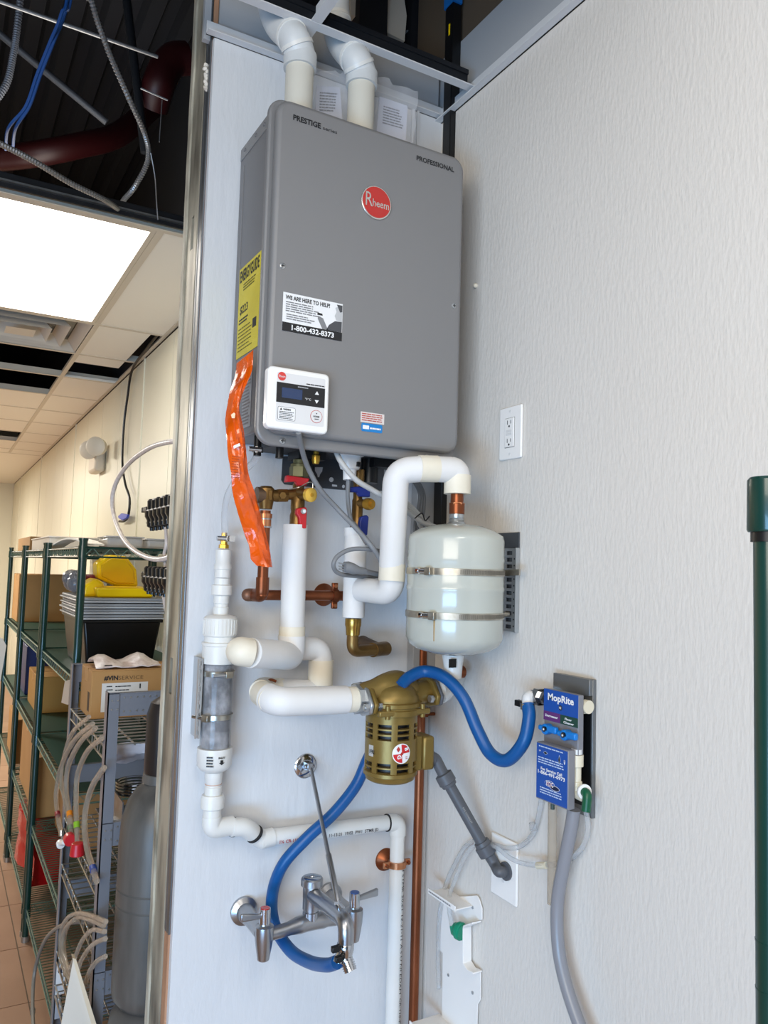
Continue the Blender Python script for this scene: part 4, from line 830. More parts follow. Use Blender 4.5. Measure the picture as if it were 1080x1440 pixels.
# dome casting with two branches
LPm([(1002, 0.058), (1001, 0.064), (994, 0.064), (993, 0.061), (991, 0.061), (990, 0.064), (985, 0.064), (984, 0.057), (978, 0.057), (974, 0.053), (969, 0.050), (964, 0.042), (961, 0.03), (959.5, 0.015), (959, 0.004)]).build('volute_cover', M_gold, t)
m = MB()
for sx in (-1, 1): m.obox((pcx + 0.0, YPm - 0.052 * 1, zp(996)), (0.062, 0, 0), (0, 0.006, 0), (0, 0, 0.006)) if sx < 0 else None
m.build('casting_flange', M_gold, t, 0.003)
for dx in (-0.04, 0.045): MB().cyl((pcx + dx, YPm - 0.052, zp(1004)), (pcx + dx, YPm - 0.052, zp(986)), 0.0055, n=12).build('casting_bolt', M_gold, t)
zx = zp(980)
MB().tube(catmull([PY(508, 980, YPm), PY(524, 974, YPm), PY(545, 966, YPm), PY(562, 966, YPm + 0.01), PY(580, 978, YPm + 0.015)], 6), [0.027] * 8 + [0.027 + 0.0009 * q for q in range(9)] + [0.034 - 0.0006 * q for q in range(8)], 28).build('inlet_branch', M_gold, t)
MB().tube(catmull([PY(575, 985, YPm), PY(590, 975, YPm + 0.005), PY(603, 972, YPm + 0.01)], 6), 0.025, 24).build('outlet_branch', M_gold, t)
def flange(c, ax, m_, nm, thick, ang=1.25, w=0.050, h=0.030):
    c = V(c); ax = V(ax).normalized(); y = EZ * math.cos(ang) + ax.cross(EZ) * math.sin(ang); x = y.cross(ax)
    poly = [c + y * w * 0.99 + x * 0.010, c + y * w * .99 - x * 0.010, c + y * .018 - x * h, c - y * .018 - x * h, c - y * w * .99 - x * 0.010, c - y * w * .99 + x * 0.010, c - y * .018 + x * h, c + y * .018 + x * h]
    return MB().prism(poly, ax * thick).build(nm, m_, t, 0.003), [c + y * (w - 0.012), c - y * (w - 0.012)]
axl = V((-1, 0, 0))
cL = V((PY(518, 980, YPm).x, YPm, zx)); fo, bl = flange(cL, axl, M_gold, 'inlet_flange', 0.010); fo, _ = flange(cL + axl * 0.011, axl, M_zinc, 'steel_flange', 0.009)
MB().cyl(cL + axl * 0.018, cL + axl * 0.032, 0.031, n=8).build('flange_nut', M_zinc, t)
for b in bl:
    MB().cyl(b + axl * 0.03, b - axl * 0.004, 0.005, n=10).lathe(b + axl * 0.020, axl, [(0, 0.0085), (0.008, 0.0085)], 6).lathe(b - axl * 0.004, -axl, [(0, 0.0085), (0.008, 0.0085)], 6).build('flange_bolt', M_zinc, t)
axr = V((1, 0, 0)); cR = V((PY(598, 972, YPm + .01).x, YPm + .01, PY(600, 971, YPm + .01).z)); fo, bl = flange(cR, axr, M_gold, 'outlet_flange', 0.010, -1.25); fo, _ = flange(cR + axr * 0.011, axr, M_conduit, 'dark_flange', 0.008, -1.25)
for b in bl:
    MB().cyl(b + axr * 0.026, b - axr * 0.004, 0.005, n=10).lathe(b + axr * 0.018, axr, [(0, 0.0085), (0.008, 0.0085)], 6).lathe(b - axr * 0.004, -axr, [(0, 0.0085), (0.008, 0.0085)], 6).build('flange_bolt', M_zinc, t)
# junction box
jb = MB().box((pcx + 0.040, YPm - 0.030, zp(1083)), (pcx + 0.062, YPm + 0.02, zp(1034))).build('junction_box_base', M_gold, t, 0.004)
xj = PY(600, 1060, YPm - 0.02).x
MB().box((pcx + 0.0625, YPm - 0.034, zp(1083)), (xj + 0.012, YPm + 0.02, zp(1035))).build('junction_box_cover', M_gold, t, 0.006)
# round sticker on the motor curve
def curved_disc(cz, a0, rr, R, m_, name, par, sq=1.0, a_from=0, a_to=360, rin=0.0, off=0.0006):
    mb = MB(); n = 40; rings = 5; vs = []; fs = []
    for k in range(rings + 1):
        q = rin + (rr - rin) * k / rings
        for i in range(n + 1):
            a = math.radians(a_from + (a_to - a_from) * i / n); s, h = q * math.cos(a), q * math.sin(a) * sq; th = a0 + s / R
            vs.append(V((pcx, YPm, cz)) + V((math.cos(th), math.sin(th), 0)) * (R + off) + EZ * h)
    for k in range(rings):
        for i in range(n): fs.append((k * (n + 1) + i, k * (n + 1) + i + 1, (k + 1) * (n + 1) + i + 1, (k + 1) * (n + 1) + i))
    mb.add(vs, fs); return mb.build(name, m_, par)
sp = PY(566, 1052, YPm); 
a0 = math.atan2(-YPm, -pcx) + 0.30
# angle on the shell facing pixel (566,1052)
best = None
for k in range(400):
    a = -math.pi + k * 0.01; p = V((pcx + rm * math.cos(a), YPm + rm * math.sin(a), zp(1052)))
    d = p - EYE; uu = 540 + FOC * d.dot(RX) / d.dot(RF)
    nrm = V((math.cos(a), math.sin(a), 0))
    if nrm.dot(d) < 0 and (best is None or abs(uu - 565) < best[0]): best = (abs(uu - 565), a)
a0 = best[1]; cz = zp(1051.5)
curved_disc(cz, a0, 0.0205, rm, M_paper, 'round_badge', t)
for q0 in (0, 180): curved_disc(cz, a0, 0.0185, rm, mat('badge_red', 'c3282a', 0.4), 'badge_quarter', t, a_from=q0 + 5, a_to=q0 + 95, rin=0.002, off=0.001)
def on_shell(s, du, dz, size, m_, rot):
    th = a0 + du / rm; c = V((math.cos(th), math.sin(th), 0)); tx = V((-c.y, c.x, 0)); R = Matrix.Rotation(rot, 3, c)
    text('badge_letter', s, V((pcx, YPm, cz + dz)) + c * (rm + 0.0026), R @ tx, R @ EZ, size, m_, t, align='CENTER', bold=0.03)
on_shell('B', 0.0055, 0.0085, 0.0085, M_paper, -1.45); on_shell('G', -0.0100, -0.0065, 0.0085, M_paper, -1.45)
on_shell('I I', 0.0072, -0.0085, 0.005, M_redink, -1.45); on_shell('♦', -0.0085, 0.006, 0.007, M_redink, 0)
curved_disc(cz, a0, 0.003, rm, M_redink, 'badge_hub', t, off=0.0013)
th = a0 - 1.25
mb = MB(); rows = []
for i in range(6):
    a = a0 - 1.38 + i * 0.05; c = V((math.cos(a), math.sin(a), 0)); rows.append([V((pcx, YPm, zp(1058))) + c * (rm + .0006), V((pcx, YPm, zp(1043))) + c * (rm + .0006)])
mb.grid(rows, (0, 0, 0.0001)); mb.build('data_sticker', M_paper, t)
c = V((math.cos(th), math.sin(th), 0)); text('sticker_lettering', '1FR2', V((pcx, YPm, zp(1054))) + c * (rm + .001) - V((-c.y, c.x, 0)) * 0.004, V((-c.y, c.x, 0)), EZ, 0.008, M_ink, t, width=0.016, bold=0.03)
# outlet side white pipe going to the right wall corner
t = thing('white_wall_elbow', 'white plastic pipe fitting between gold pump and right wall', 'pipe', PY(620, 985, 1.5))
MB().tube(fillet([cR + axr * 0.019, PY(618, 974, 1.50), PY(634, 958, 1.53), PY(640, 948, 1.56)], 0.03), 0.027, 24).build('elbow', M_pvc, t)
MB().cyl(cR + axr * 0.0195, cR + axr * 0.034, 0.031, n=24).build('socket', M_pvc, t)
# ---------------- grey conduit
t = thing('grey_conduit', 'dark grey plastic conduit from pump box slanting to white wall plate', 'conduit', PY(650, 1150, 1.42))
k0 = V((xj + 0.010, YPm - 0.010, PY(603, 1066, YPm - .01).z)); k1 = PY(624, 1090, 1.455); k2 = PY(686, 1200, 1.395); k3 = PX(716, 1224, XR)
MB().tube(fillet([k0, k0 + V((0.018, 0, 0.0)), k1, k1 + (k2 - k1) * 0.05], 0.03), 0.0125, 20).build('upper_elbow', M_conduit, t)
MB().cyl(k0, k0 + V((0.010, 0, 0)), 0.018, n=20).build('box_socket', M_conduit, t)
d = (k2 - k1).normalized()
MB().lathe(k1 - d * 0.004, d, [(0, 0.015), (0.002, 0.0195), (0.022, 0.0200), (0.024, 0.0175), (0.030, 0.0165)], 28).build('upper_coupling', M_conduit, t)
MB().cyl(k1, k2, 0.0125, n=20).build('straight_run', M_conduit, t)
MB().lathe(k2 - d * 0.028, d, [(0, 0.0165), (0.008, 0.0175), (0.010, 0.0200), (0.030, 0.0195), (0.032, 0.015)], 28).build('lower_coupling', M_conduit, t)
MB().tube(fillet([k2 - d * 0.002, PY(697, 1217, 1.385), k3 + V((-0.028, 0, 0)), k3 + V((-0.004, 0, 0))], 0.022), 0.0118, 20).build('lower_elbow', M_conduit, t)
MB().cyl(k3 + V((-0.012, 0, 0)), k3 + V((-0.005, 0, 0)), 0.019, n=24).build('wall_rosette', M_conduit, t)
text('lettering', 'PVC CONDUIT', k1 + (k2 - k1) * 0.40 + V((-0.006, -0.0128, 0)), d, V((0.9, 0, 0.4)), 0.004, M_cablew, t)
# ---------------- blank wall plate
def PXo(u, v, off): return PX(u, v, XR - off)
t = thing('blank_wall_plate', 'large blank white wall plate under the grey conduit end', 'wall plate', (XR, 1.37, 0.91))
MB().box((XR - 0.007, 1.323, 0.908), (XR - 0.0005, 1.412, 1.036)).build('plate', M_ctrl, t, 0.003)
MB().cyl((XR - 0.0085, 1.367, 0.948), (XR - 0.006, 1.367, 0.948), 0.004, n=14).build('plate_screw', M_ctrl2, t)
# ---------------- GFCI outlet
t = thing('electrical_outlet', 'white electrical outlet in a cover plate on right wall', 'outlet', (XR, 1.37, 1.853))
yo0, yo1, zo0, zo1 = 1.332, 1.410, 1.853, 1.972
MB().box((XR - 0.007, yo0, zo0), (XR - 0.0005, yo1, zo1)).build('cover_plate', M_ctrl, t, 0.0045, 3)
ym = (yo0 + yo1) / 2; zm = (zo0 + zo1) / 2
MB().box((XR - 0.0075, ym - 0.0168, zm - 0.0335), (XR - 0.0065, ym + 0.0168, zm + 0.0335)).build('gap_shade_line', mat('shadow_gap', '77746f', 0.6), t)  # grey plate paints the shade of the gap round the receptacle
rc = MB().box((XR - 0.0095, ym - 0.0158, zm - 0.0325), (XR - 0.006, ym + 0.0158, zm + 0.0325)).build('receptacle', M_ctrl, t, 0.001)
for s in (-1, 1):
    c = zm + s * 0.0205
    MB().box((XR - 0.0100, ym + 0.005, c - 0.002), (XR - 0.0094, ym + 0.0065, c + 0.007)).box((XR - 0.0100, ym - 0.0068, c - 0.001), (XR - 0.0094, ym - 0.0053, c + 0.0065)).cyl((XR - 0.0100, ym - 0.0003, c - 0.0065), (XR - 0.0093, ym - 0.0003, c - 0.0065), 0.0024, n=12).build('slots', M_ink, rc)
    MB().cyl((XR - 0.0078, ym, zm + s * 0.048), (XR - 0.0068, ym, zm + s * 0.048), 0.003, n=14).build('cover_screw', M_ctrl2, t)
MB().box((XR - 0.0104, ym - 0.010, zm + 0.001), (XR - 0.009, ym + 0.010, zm + 0.006)).build('reset_button', M_ctrl2, rc); MB().box((XR - 0.0104, ym - 0.010, zm - 0.006), (XR - 0.009, ym + 0.010, zm - 0.001)).build('test_button', M_ctrl2, rc)
# ================================================================== SERVICE SINK FAUCET
t = thing('sink_faucet', 'chrome wall mounted service faucet with two lever handles', 'faucet', PY(440, 1300, 1.69))
YS = 1.60
LH = PY(375, 1300, YS); RH = PY(497, 1283, YS)
zf = LH.z
def handle(cx0, vtop, tipuv, idxc, lab, side, zc):
    c = V((cx0, 1.575, zc))
    # wall flange and leg
    MB().lathe((cx0, D, zc - 0.004), (0, -1, 0), [(0, 0.030), (0.008, 0.030), (0.014, 0.020), (0.05, 0.016), (0.115, 0.017)], 28).build('wall_flange', M_satin, t)
    MB().lathe(c + V((0, -0.012, 0)), EZ, [(-0.055, 0.010), (-0.053, 0.0125), (-0.015, 0.0185), (0.006, 0.0195), (0.013, 0.0190), (0.016, 0.012), (0.019, 0.0115)], 28).build('valve_barrel', M_satin, t)
    MB().cyl(c + V((0, -0.012, 0.019)), c + V((0, -0.012, 0.048)), 0.0115, n=22).build('handle_hub', M_chrome, t)
    MB().cyl(c + V((0, -0.012, 0.048)), c + V((0, -0.012, 0.0492)), 0.0095, n=22).build('index_button', idxc, t)
    a = c + V((0, -0.012, 0.033)); b = PY(*tipuv, 1.575 if side > 0 else 1.555); dl = (b - a).normalized(); nl = V((-dl.y, dl.x, 0)).normalized(); ul = EZ
    P8 = []
    for q_, hh in ((a, 0.0045), (b, 0.0088)): P8.append([q_ - nl * 0.0045 - ul * hh, q_ + nl * 0.0045 - ul * hh, q_ + nl * 0.0045 + ul * hh, q_ - nl * 0.0045 + ul * hh])
    MB().hexa(P8[0] + P8[1]).build('lever', M_satin, t, 0.0035, 3)
    return c
LC = handle(PY(372, 1300, 1.563).x, 0, (338, 1291), M_red, 'l', -1, PY(372, 1311, 1.563).z)
RC = handle(PY(498, 1285, 1.563).x, 0, (531, 1254), mat('index_blue', '3b5a9a', 0.4), 'r', 1, LC.z - 0.004)
mid = PY(437, 1293, 1.575)
m = MB().tube(fillet([V((LC.x, 1.575, LC.z - 0.012)), V((LC.x + 0.04, 1.575, LC.z - 0.011)), V((mid.x, 1.575, LC.z - 0.003)), V((RC.x - 0.04, 1.575, RC.z - 0.004)), V((RC.x, 1.575, RC.z - 0.006))], 0.05), [0.0135] * 10 + [0.0175] * 9 + [0.0150] * 10, 24); m.build('bridge_body', M_satin, t)
zt_ = LC.z + 0.002
MB().lathe((mid.x, 1.575, zt_), EZ, [(0, 0.017), (0.016, 0.017), (0.017, 0.0155), (0.020, 0.0155), (0.021, 0.0185), (0.044, 0.0185), (0.046, 0.019), (0.068, 0.019), (0.070, 0.0235), (0.083, 0.0235), (0.086, 0.021)], 32).build('vacuum_breaker', M_satin, t)
MB().lathe((mid.x, 1.575, zt_ + 0.086), EZ, [(0, 0.020), (0.002, 0.016), (0.002, 0.006), (0.004, 0.005)], 24).build('breaker_cap', M_chrome, t)
MB().lathe((mid.x, 1.575, zt_), EZ, [(0.0, 0.0178), (0.015, 0.0178)], 6).build('hex_nut', M_chrome, t)
s0 = V((mid.x, 1.575, zt_ + 0.052)); s1 = PY(487, 1296, 1.40); s2 = PY(489, 1330, 1.40); s2 = V((s1.x, 1.40, s2.z))
MB().tube(fillet([s0, s1, s2], 0.035), 0.0155, 24).build('spout', M_satin, t)
MB().lathe(s2 + V((0, 0, -0.006)), EZ, [(-0.014, 0.013), (0, 0.0165), (0.012, 0.0165), (0.014, 0.0150)], 26).build('spout_collar', M_chrome, t)
yv = thing('hose_y_connector', 'chrome Y connector with black levers under the faucet spout', 'connector', s2 + V((0, 0, -0.05)))
b0 = s2 + V((0, 0, -0.018)); b1 = PY(493, 1366, 1.385); b2 = PY(483, 1350, 1.41)
MB().tube([b0, b0 + (b1 - b0) * 0.4, b1], [0.014, 0.0115, 0.0125], 22).build('threaded_leg', M_chrome, yv)
dd = (b1 - b0).normalized()
for k in range(4): MB().cyl(b1 - dd * (0.004 + k * 0.004), b1 - dd * (0.0055 + k * 0.004), 0.0138, n=22).build('thread', M_chrome, yv)
MB().tube([b0, PY(479, 1340, 1.40), PY(476, 1352, 1.40)], 0.011, 18).build('hose_leg', M_chrome, yv)
for u, v in ((472, 1336), (477, 1350)):
    p = PY(u, v, 1.378); MB().box(p + V((-0.008, -0.004, -0.004)), p + V((0.007, 0.006, 0.007))).cyl(p + V((0.007, 0.004, 0)), p + V((0.012, 0.010, 0)), 0.006).build('black_lever', M_black, yv, 0.0015)
t = thing('faucet_brace', 'long thin chrome brace rod from round wall flange to spout', 'brace', PY(429, 1076, D))
wf = PY(429, 1077, D)
MB().lathe((wf.x, D, wf.z), (0, -1, 0), [(0, 0.0275), (0.003, 0.0275), (0.006, 0.024), (0.007, 0.012)], 36).build('wall_flange', M_chrome, t)
for s in (-1, 1): MB().cyl((wf.x + s * 0.016, D - 0.006, wf.z), (wf.x + s * 0.016, D - 0.009, wf.z), 0.0055, n=14).build('flange_screw', M_satin, t)
MB().box((wf.x - 0.006, D - 0.028, wf.z - 0.006), (wf.x + 0.008, D - 0.004, wf.z + 0.012)).cyl((wf.x - 0.012, D - 0.022, wf.z + 0.004), (wf.x + 0.012, D - 0.022, wf.z + 0.004), 0.005).build('clevis', M_satin, t, 0.0015)
r0 = V((wf.x + 0.004, D - 0.024, wf.z)); r1 = PY(476, 1271, 1.44)
MB().tube([r0, r0 + (r1 - r0) * 0.66, r0 + (r1 - r0) * 0.67, r1 - (r1 - r0) * 0.03, r1], [0.0045, 0.0045, 0.0062, 0.0062, 0.004], 14).build('rod', M_satin, t)
MB().cyl(r1 + V((-0.004, 0, 0.004)), r1 + V((0.008, 0, -0.010)), 0.0065, n=12).build('rod_end', M_chrome, t)
# ================================================================== BLUE HOSE
hp = [PX(742, 988, 1.045) + V((-0.012, 0, 0)), PX(744, 1008, 1.03), PX(735, 1046, 1.01), PX(712, 1071, 0.99), PX(690, 1061, 0.98), PX(672, 1028, 0.965), PY(652, 980, 1.37), PY(625, 950, 1.385), PY(596, 943, 1.40), PY(574, 952, 1.42), PY(560, 968, 1.49)]
hp = [PX(742, 990, 1.035), PX(744, 1010, 1.03), PX(736, 1044, 1.02), PX(713, 1069, 1.01), PX(690, 1060, 1.00), PX(672, 1028, 0.99), PX(652, 982, 0.975), PX(626, 953, 0.955), PX(598, 944, 0.93), PX(576, 952, 0.895), PY(562, 966, 1.445)]
h2 = [PY(548, 1000, 1.57), PY(530, 1040, 1.60), PY(515, 1072, 1.60), PY(500, 1105, 1.60), PY(470, 1143, 1.60), PY(432, 1178, 1.61), PY(398, 1216, 1.63), PY(383, 1258, 1.655), PY(386, 1300, 1.65), PY(408, 1336, 1.60), PY(436, 1353, 1.52), PY(460, 1357, 1.44), PY(474, 1353, 1.405)]
t = thing('blue_hose', 'blue rubber hose looping from dispenser over pump and down to faucet', 'hose', PY(432, 1178, 1.6))
MB().tube(catmull(hp, 10), 0.0130, 20).build('upper_run', M_hose, t)
MB().tube(catmull([PY(553, 985, 1.56)] + h2, 10), 0.0130, 20).build('lower_run', M_hose, t)
# ================================================================== DISPENSER on right wall
t = thing('chemical_dispenser', 'blue and grey chemical dispenser with lettered panels on right wall', 'dispenser', (1.05, 1.2, 1.1))
MB().box((XR - 0.010, 1.106, 1.150), (XR - 0.001, 1.205, 1.405)).build('recess_frame', M_boxsteel, t, 0.001)
MB().box((XR - 0.012, 1.109, 1.168), (XR - 0.0095, 1.197, 1.366)).build('recess_black_face', M_black, t)  # flat black plate, its colour stands in for a recess's dark inside
MB().prism([(XR - 0.010, 1.207, 1.406), (XR - 0.010, 1.107, 1.405), (XR - 0.010, 1.107, 1.375), (XR - 0.010, 1.207, 1.366)], (-0.008, 0, 0)).build('hinged_lid', M_boxsteel, t, 0.001)
MB().box((XR - 0.012, 1.110, 1.152), (XR - 0.006, 1.120, 1.168)).build('lower_clip', M_boxsteel, t)
XU, XL_ = 1.042, 1.018
TL, BR = PX(765, 968, XU), PX(814, 1055, XU)
ua, ub = PX(813.5, 978, XU).y, PX(765.5, 968, XU).y; uz1 = PX(790, 973, XU).z; uz0 = PX(765, 1055, XU).z
MB().box((XU, ua, uz0), (XU + 0.014, ub, uz1)).box((XU + 0.014, ub - 0.02, uz0 + 0.02), (XR - 0.011, ub - 0.004, uz1 - 0.02)).build('upper_body', M_dispg, t, 0.002)
h = uz1 - uz0; wU = ub - ua
XD = V((0, -1, 0)); xf = XU - 0.0006
fu = MB().prism([(XU - 0.0002, ub, uz0 + h * 0.645), (XU - 0.0002, ub, uz1), (XU - 0.0002, ua, uz1), (XU - 0.0002, ua, uz0 + h * 0.645)], (-0.0006, 0, 0)).build('blue_face', M_moprite, t)
MB().box((xf - 0.0004, ub - wU * 0.5, uz0 + h * 0.50), (xf, ub, uz0 + h * 0.645)).build('purple_label', mat('purple_label', '5d2d6b', 0.4), t)
MB().box((xf - 0.0004, ua, uz0 + h * 0.50), (xf, ub - wU * 0.5, uz0 + h * 0.645)).build('green_label', mat('green_label', '1c4238', 0.4), t)
T0 = lambda s, u, z, size, m_, wd, b=0.03, al='LEFT': text('lettering', s, (xf - 0.0006, ub - wU * u, uz0 + h * z), XD, EZ, size, m_, t, width=wd, bold=b, align=al)
T0('MopRite', 0.13, 0.835, h * 0.11, M_paper, wU * 0.76, 0.03)
disc(MB(), V((xf, ub - wU * 0.5, uz0 + h * 0.745)), (-1, 0, 0), 0.0048, 0.0004, 24).build('dot', M_ink, t)
T0('H2', 0.5, 0.73, h * 0.035, M_paper, 0.006, 0.02, 'CENTER')
T0('Degreaser', 0.06, 0.56, h * 0.038, M_paper, wU * 0.38); T0('Floor', 0.64, 0.578, h * 0.034, M_paper, wU * 0.2); T0('Cleaner', 0.60, 0.522, h * 0.034, M_paper, wU * 0.3)
for u, z, sgn in ((764.5, 1025.5, -1), (791, 1034, -1)):
    c = PX(u, z, XU - 0.017); c.x = XU; g = MB().cyl(c, c + V((-0.016, 0, 0)), 0.010, n=20).build('knob_hub', M_knob, t, 0.002)
    MB().obox(c + V((-0.011, sgn * 0.012 - 0.0, 0.002)), (0.005, 0, 0), (0, 0.019, 0), (0, 0, 0.0065)).obox(c + V((-0.009, -sgn * 0.012, 0)), (0.004, 0, 0), (0, 0.010, 0), (0, 0, 0.005)).build('knob_wing', M_knob, t, 0.003)
    MB().cyl(c + V((-0.016, 0, 0)), c + V((-0.0172, 0, 0)), 0.0048, n=16).build('knob_cap', mat('knob_dark', '2b3138', 0.4), g); MB().cyl(c + V((-0.0172, 0, 0)), c + V((-0.0178, 0, 0)), 0.002, n=8).build('knob_mark', M_paper, g)
la, lb2 = PX(799.5, 1057, XL_).y, PX(754.5, 1041, XL_).y; lz1 = PX(777, 1049, XL_).z; lz0 = PX(776, 1131, XL_).z
MB().box((XL_, la, lz0), (XL_ + 0.017, lb2, lz1)).box((XL_ + 0.017, lb2 - 0.03, lz0 + 0.02), (XR - 0.012, lb2 - 0.006, lz1 - 0.004)).build('lower_body', M_dispg, t, 0.002)
MB().box((XL_ - 0.0008, la + 0.002, lz0 + 0.003), (XL_ + 0.0002, lb2 - 0.002, lz1 - 0.002)).build('blue_face', M_moprite, t)
xf2 = XL_ - 0.0010; wL = lb2 - la; hL = lz1 - lz0
T2 = lambda s, u, z, size, wd, al='CENTER': text('lettering', s, (xf2, lb2 - wL * u, lz0 + hL * z), XD, EZ, size, M_paper, t, width=wd, bold=0.03, align=al)
M_pale = mat('pale_blue_print', 'b8c8e0', 0.5)
F2 = lambda u, z, rows, w: fine('fine_print', (xf2, lb2 - wL * u, lz0 + hL * z), XD, EZ, rows, wL * w, 0.0045, M_pale, t, h=0.45, words=7, jit=0.1)
F2(0.1, 0.93, 1, 0.8); F2(0.08, 0.735, 3, 0.84); F2(0.15, 0.22, 3, 0.7)
T2('For Service Call', 0.5, 0.535, hL * 0.05, wL * 0.66); T2('1-866-491-0973', 0.5, 0.465, hL * 0.06, wL * 0.84)
for k, (rx_, rz_) in enumerate(((0.0135, 0.006), (0.0130, 0.0055))):
    c = V((xf2 - k * 0.0002, lb2 - wL * 0.45, lz0 + hL * 0.335))
    MB().prism([c + V((0, rx_ * math.cos(a * math.pi / 14), rz_ * math.sin(a * math.pi / 14))) for a in range(28)], (-0.0003, 0, 0)).build('oval_emblem', (M_paper, M_moprite)[k], t)
for k, (rx_, rz_) in enumerate(((0.0125, 0.0045), (0.0118, 0.0038))):
    c = V((xf2 - 0.0004 - k * 0.0002, lb2 - wL * 0.62, lz0 + hL * 0.29)); MB().prism([c + V((0, rx_ * math.cos(a * math.pi / 14), rz_ * math.sin(a * math.pi / 14))) for a in range(28)], (-0.0003, 0, 0)).build('oval_emblem', (M_paper, mat('emblem_navy', '101c3e', 0.4))[k], t)
text('emblem_lettering', 'KDC', (xf2 - 0.0008, lb2 - wL * 0.47, lz0 + hL * 0.30), XD, EZ, 0.008, M_paper, t, width=0.019, bold=0.05, align='CENTER')
text('emblem_lettering', 'KDC', (xf2 - 0.0010, lb2 - wL * 0.47, lz0 + hL * 0.302), XD, EZ, 0.0065, M_redink, t, width=0.016, align='CENTER')
def rhomb(u, z, a, b):
    for k, s in enumerate((1.0, 0.8)):
        c = V((xf2 - k * 0.0003, lb2 - wL * u, lz0 + hL * z)); MB().prism([c + V((0, a * s, 0)), c + V((0, 0, b * s)), c + V((0, -a * s, 0)), c + V((0, 0, -b * s))], (-0.0003, 0, 0)).build('valve_symbol', (M_pale, M_ink)[k], t)
rhomb(0.31, 0.845, 0.0065, 0.0035); rhomb(0.74, 0.80, 0.0032, 0.009)
T2('OFF', 0.13, 0.845, 0.0025, 0.005); T2('ON', 0.90, 0.80, 0.0028, 0.004)
c = V((xf2, lb2 - wL * 0.9, lz0 + hL * 0.77)); MB().prism([c + V((0, .002, .002)), c + V((0, -.002, .002)), c + V((0, 0, -.003))], (-0.0003, 0, 0)).build('print_arrow', M_paper, t)
# hex inlet fitting at left of the dispenser
hx = PX(757, 979, XU + 0.02)
m = MB(); m.lathe(PX(764, 981, XU + 0.02), (0, 1, 0), [(-0.01, 0.013), (0.004, 0.013), (0.004, 0.0185), (0.018, 0.0185), (0.019, 0.015), (0.03, 0.013)], 6); m.build('hex_inlet_nut', M_chrome, t)
e0_ = PX(752, 981, XU + 0.02) + V((0, 0.018, 0)); 
MB().tube(fillet([PX(752, 981, XU + 0.02), PX(742, 978, XU), PX(742, 996, XU - 0.006)], 0.02), 0.0115, 18).build('inlet_elbow', mat('frosted_white', 'd8d8d8', 0.35), t)
b = MB().lathe(PX(742, 993, XU - 0.006) + EZ * -0.006, EZ, [(0, 0.0148), (0.012, 0.0148)], 24).build('hose_clamp', M_chrome, t)
p = PX(735, 990, XU - 0.006); MB().box(p + V((-0.010, -0.004, -0.005)), p + V((0.002, 0.014, 0.007))).build('clamp_screw', M_black, t, 0.001)
# ivory fittings at right of the panel
p = PX(822, 993, XU + 0.025); MB().cyl(p + V((0, 0.03, 0)), p, 0.010, n=18).cyl(p, p + V((0, -0.012, 0)), 0.0125, n=20).cyl(p + V((0.002, 0.006, -0.014)), p + V((0.002, 0.006, 0.004)), 0.007, n=12).build('ivory_plug', M_ivory, t)
p = PX(811, 1068, XL_ + 0.03); pz = lambda v: PX(811, v, XL_ + 0.03).z
MB().lathe((p.x, p.y, 0), EZ, sorted([(pz(1053), 0.010), (pz(1060), 0.010)]), 18).build('clear_nut', mat('frosted_white', 'd8d8d8', 0.35), t)
MB().lathe((p.x, p.y, 0), EZ, sorted([(pz(1061), 0.0125), (pz(1077), 0.0125), (pz(1078), 0.0085), (pz(1098), 0.0085), (pz(1099), 0.0105), (pz(1104), 0.0105)]), 20).build('ivory_body', M_ivory, t)
MB().tube(fillet([(p.x, p.y, pz(1102)), (p.x, p.y, pz(1116)), PX(820, 1120, XL_ + 0.028)], 0.014), 0.0095, 16).build('ivory_elbow', M_ivory, t)
p2 = PX(821, 1113, XL_ + 0.026)
MB().lathe(p2, (-0.3, -1, 0), [(0, 0.0135), (0.004, 0.0135)], 24).build('white_ring', M_ctrl, t)
MB().tube(fillet([p2 + V((0, 0.008, 0)), p2 + V((-0.002, -0.012, 0)), PX(824, 1141, XL_ + 0.02)], 0.012), 0.0085, 16).build('green_elbow', mat('deep_green_fitting', '0b5236', 0.35), t)
# tubes
YB_ = lambda L, x: [PX(u, v, x) for u, v in L]
cable('grey_discharge_hose', YB_([(807, 1138), (803, 1165), (793, 1215), (784, 1270), (785, 1330), (796, 1385), (818, 1450), (850, 1530), (880, 1640), (890, 1800)], 1.05), 0.0122, M_greyhose, 'thick translucent grey hose hanging from the dispenser', 'hose', n=16)
t = thing('clear_suction_pipe', 'straight clear plastic tube hanging below blue dispenser panel', 'tube', PX(776, 1270, 1.06))
MB().cyl(PX(777, 1125, 1.06), PX(776, 1271, 1.06), 0.0088, n=18).build('tube', M_clearb, t)
MB().cyl(PX(777, 1125, 1.055), PX(777, 1138, 1.055), 0.004, n=10).build('dark_plug', mat('dull_green', '41504c', 0.5), t)
cable('clear_chemical_tube', YB_([(762, 1122), (757, 1150), (750, 1172), (735, 1188), (716, 1193), (695, 1188), (672, 1182), (655, 1190), (640, 1215), (626, 1248), (618, 1290), (616, 1340), (617, 1390)], 1.085), 0.0052, M_clear, 'clear tube from the dispenser looping left down behind white bracket', 'tube')
cable('short_clear_tube', YB_([(824, 1140), (827, 1165), (820, 1190), (805, 1206), (785, 1214), (765, 1217)], 1.075), 0.005, M_clear, 'clear tube curving from green elbow behind the grey hose', 'tube')
t = thing('lower_clear_tube', 'clear tube from cream joint past conduit end down to teal cap', 'tube', PX(700, 1210, 1.08))
